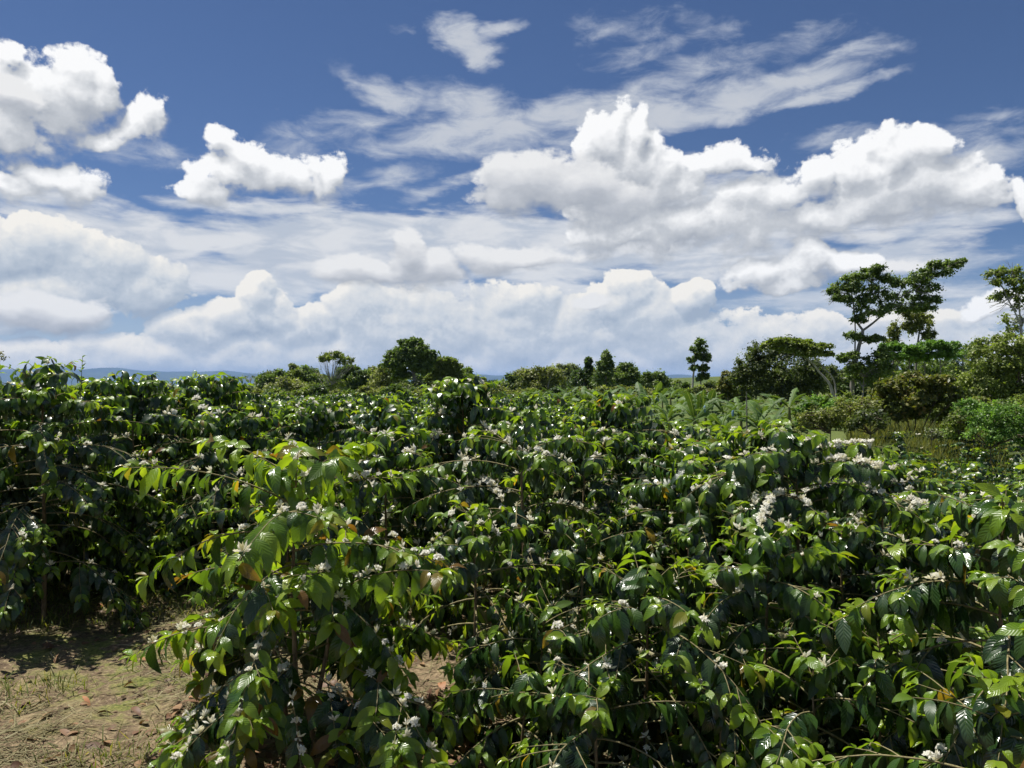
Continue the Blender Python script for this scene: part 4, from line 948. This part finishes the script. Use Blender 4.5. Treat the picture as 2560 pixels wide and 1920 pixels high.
BL = [banana_blade(i) for i in range(8)]
def banana_stem(seed):
    rg = random.Random(seed); tb = Tubes(8)
    tb.add([(0, 0, -.1), (.02, 0, .4), (.03, .02, .9), (.02, .03, 1.35), (.0, .02, 1.6)], [.13, .11, .095, .075, .05])
    return tb.mesh('stem', MAT['banana_stem'])
BS = banana_stem(1)
rg = random.Random(14)
def banana(px, py, d, label, sc, n_=8, group='banana plants behind the coffee'):
    p = pix(px, py, d); z = hz(p[0], p[1])
    h = (p[2] - z) / 2.6                                   # leaf tips reach about 2.6 m at scale 1
    e = bpy.data.objects.new('banana_plant', None); COL.objects.link(e); e.location = (p[0], p[1], z); e.scale = (max(.5, h) * sc,) * 2 + (max(.45, h),)
    tag(e, label, 'banana plant', group)
    link('stem', BS, e)
    a = rg.uniform(0, 6.28)
    for i in range(n_):
        o = link('leaf', rg.choice(BL), e, (0, 0, 1.55 - .02 * i))
        a += 2.4 + rg.gauss(0, .3)
        up = R(rg.uniform(58, 86)) if i < 5 else R(rg.uniform(10, 50))
        o.rotation_euler = (up, rg.gauss(0, .3), a)
        o.scale = (rg.uniform(.85, 1.15),) * 3
near_b = [(1500, 850, 24, 'banana plant with broad pale leaves left of the grey dead stump'), (1560, 868, 23, 'banana plant with wide flat leaves just left of the dead stump'), (1640, 862, 23, 'banana plant with upright leaves right beside the dead stump'),
          (1705, 838, 27, 'tallest banana plant with a raised fan of leaves before the dense dark tree'), (1755, 850, 28, 'banana plant with ragged leaves at the edge of the pale olive shrub'), (1600, 858, 28, 'banana plant behind the grey dead stump'),
          (1440, 862, 26, 'banana plant right of the bright tipped coffee bush'), (1665, 880, 22, 'low banana plant between the dead stump and the olive shrub')]
for i in range(12):
    px = 1405 + i * 32 + rg.uniform(-12, 12)
    near_b.append((px, rg.uniform(846, 866), rg.uniform(26, 34), 'one of the banana plants massed behind the front banana plants'))
for (px, py, d, lab) in near_b: banana(px, py + 4, d, lab, rg.uniform(.8, 1.0), 9)
for i in range(26):
    px = 1120 + i * 15.5 + rg.uniform(-6, 6); d = rg.uniform(36, 50)
    banana(px, 840 + rg.uniform(-3, 8), d, 'small far banana plant in the band under the centre grove', rg.uniform(.95, 1.25), 6, 'far banana band')
MAT['bag'] = (lambda mt: (finish(mt[1], principled(mt[1], (.20, .33, .45), .45, .4)), mt[0])[1])(new_mat('blue_plastic'))
for (px, py, d, lab) in ((1583, 893, 23.2, 'blue plastic bag over a banana bunch left of the dead stump'), (1522, 884, 24, 'blue plastic bag hanging low on the broad leaved banana plant'), (2080, 868, 25, 'blue plastic bag in front of the right thicket')):
    tb = Tubes(9); tb.add([(0, 0, .11), (0, 0, .10), (.005, 0, .06), (0, .005, 0), (.005, 0, -.06), (0, 0, -.10), (0, 0, -.11)], [.005, .02, .035, .04, .04, .03, .01])
    o = link('bunch_bag', tb.mesh('bunch_bag', MAT['bag']), None, tuple(pix(px, py, d))); tag(o, lab, 'plastic bag')

# ---------------------------------------------------------------- a cut pole and a weed
def ground_pole():
    a = pix(750, 1608, 3.4); b = pix(1010, 1600, 3.7)
    ca = np.array([a[0], 3.45, 0]); cb = np.array([b[0], 3.75, 0])
    P = [ca + (cb - ca) * k for k in np.linspace(0, 1, 12)]
    hs = [float(relief(np.array([p[0]]), np.array([p[1]]))[0]) for p in P]; z0_ = max(hs[:6]) + .012; z1_ = max(hs[6:]) + .012
    for i, p in enumerate(P): p[2] = z0_ + (z1_ - z0_) * i / 11
    tb = Tubes(8); tb.add([P[0]] + P + [P[-1]], [.001] + [.017 + .0035 * (i % 4 == 0) for i in range(12)] + [.001])
    tag(link('cut_pole', tb.mesh('cut_pole', bark_mat('pole_bark', (.30, .24, .13), (.55, .47, .30), 25))), 'pale cut pole lying on the ground under the leafy coffee bush', 'pole')
ground_pole()
def weed():
    b = pix(176, 900, 5.6); b[2] = hz(b[0], b[1]); top = pix(180, 772, 5.6) - b
    e = bpy.data.objects.new('weed_shoot', None); COL.objects.link(e); e.location = b; tag(e, 'thin upright weed shoot poking above the tall bare trunked coffee bush', 'weed')
    tb = Tubes(4); P = [top * k + np.array([.02 * math.sin(k * 6), 0, 0]) for k in np.linspace(0, 1, 9)]; tb.add(P, np.linspace(.007, .002, 9)); link('stem', tb.mesh('stem', MAT['coffee_twig']), e)
    rg = random.Random(2); L = []
    for i in range(46):
        k = rg.uniform(.55, 1); p = top * k + np.array([.02 * math.sin(k * 6), 0, 0]); a = rg.uniform(0, 6.28)
        L.append((*p, math.cos(a), math.sin(a), rg.uniform(.3, 1.6), -math.cos(a), -math.sin(a), .6, rg.uniform(.03, .075), .018, rg.uniform(.5, .8)))
    link('foliage', build_leaves('foliage', L, 1, MAT['coffee_leaf_small'], 3), e)
weed()

# ---------------------------------------------------------------- air
m = bpy.data.materials.new('air'); m.use_nodes = True; nt = m.node_tree; nt.nodes.clear()
pv = nt.nodes.new('ShaderNodeVolumePrincipled'); ov = nt.nodes.new('ShaderNodeOutputMaterial')
pv.inputs['Color'].default_value = (.36, .58, 1.0, 1); pv.inputs['Density'].default_value = 4.5e-5; pv.inputs['Anisotropy'].default_value = .0
nt.links.new(pv.outputs[0], ov.inputs['Volume'])
x0, x1, y0, y1, z0, z1 = -47000, 47000, -900, 48000, -45, 340
bv = [(x, y, z) for z in (z0, z1) for y in (y0, y1) for x in (x0, x1)]
bme = bpy.data.meshes.new('haze'); bme.from_pydata(bv, [], [(0, 2, 3, 1), (4, 5, 7, 6), (0, 1, 5, 4), (2, 6, 7, 3), (0, 4, 6, 2), (1, 3, 7, 5)]); bme.materials.append(m)
tag(link('haze', bme), kind='stuff')
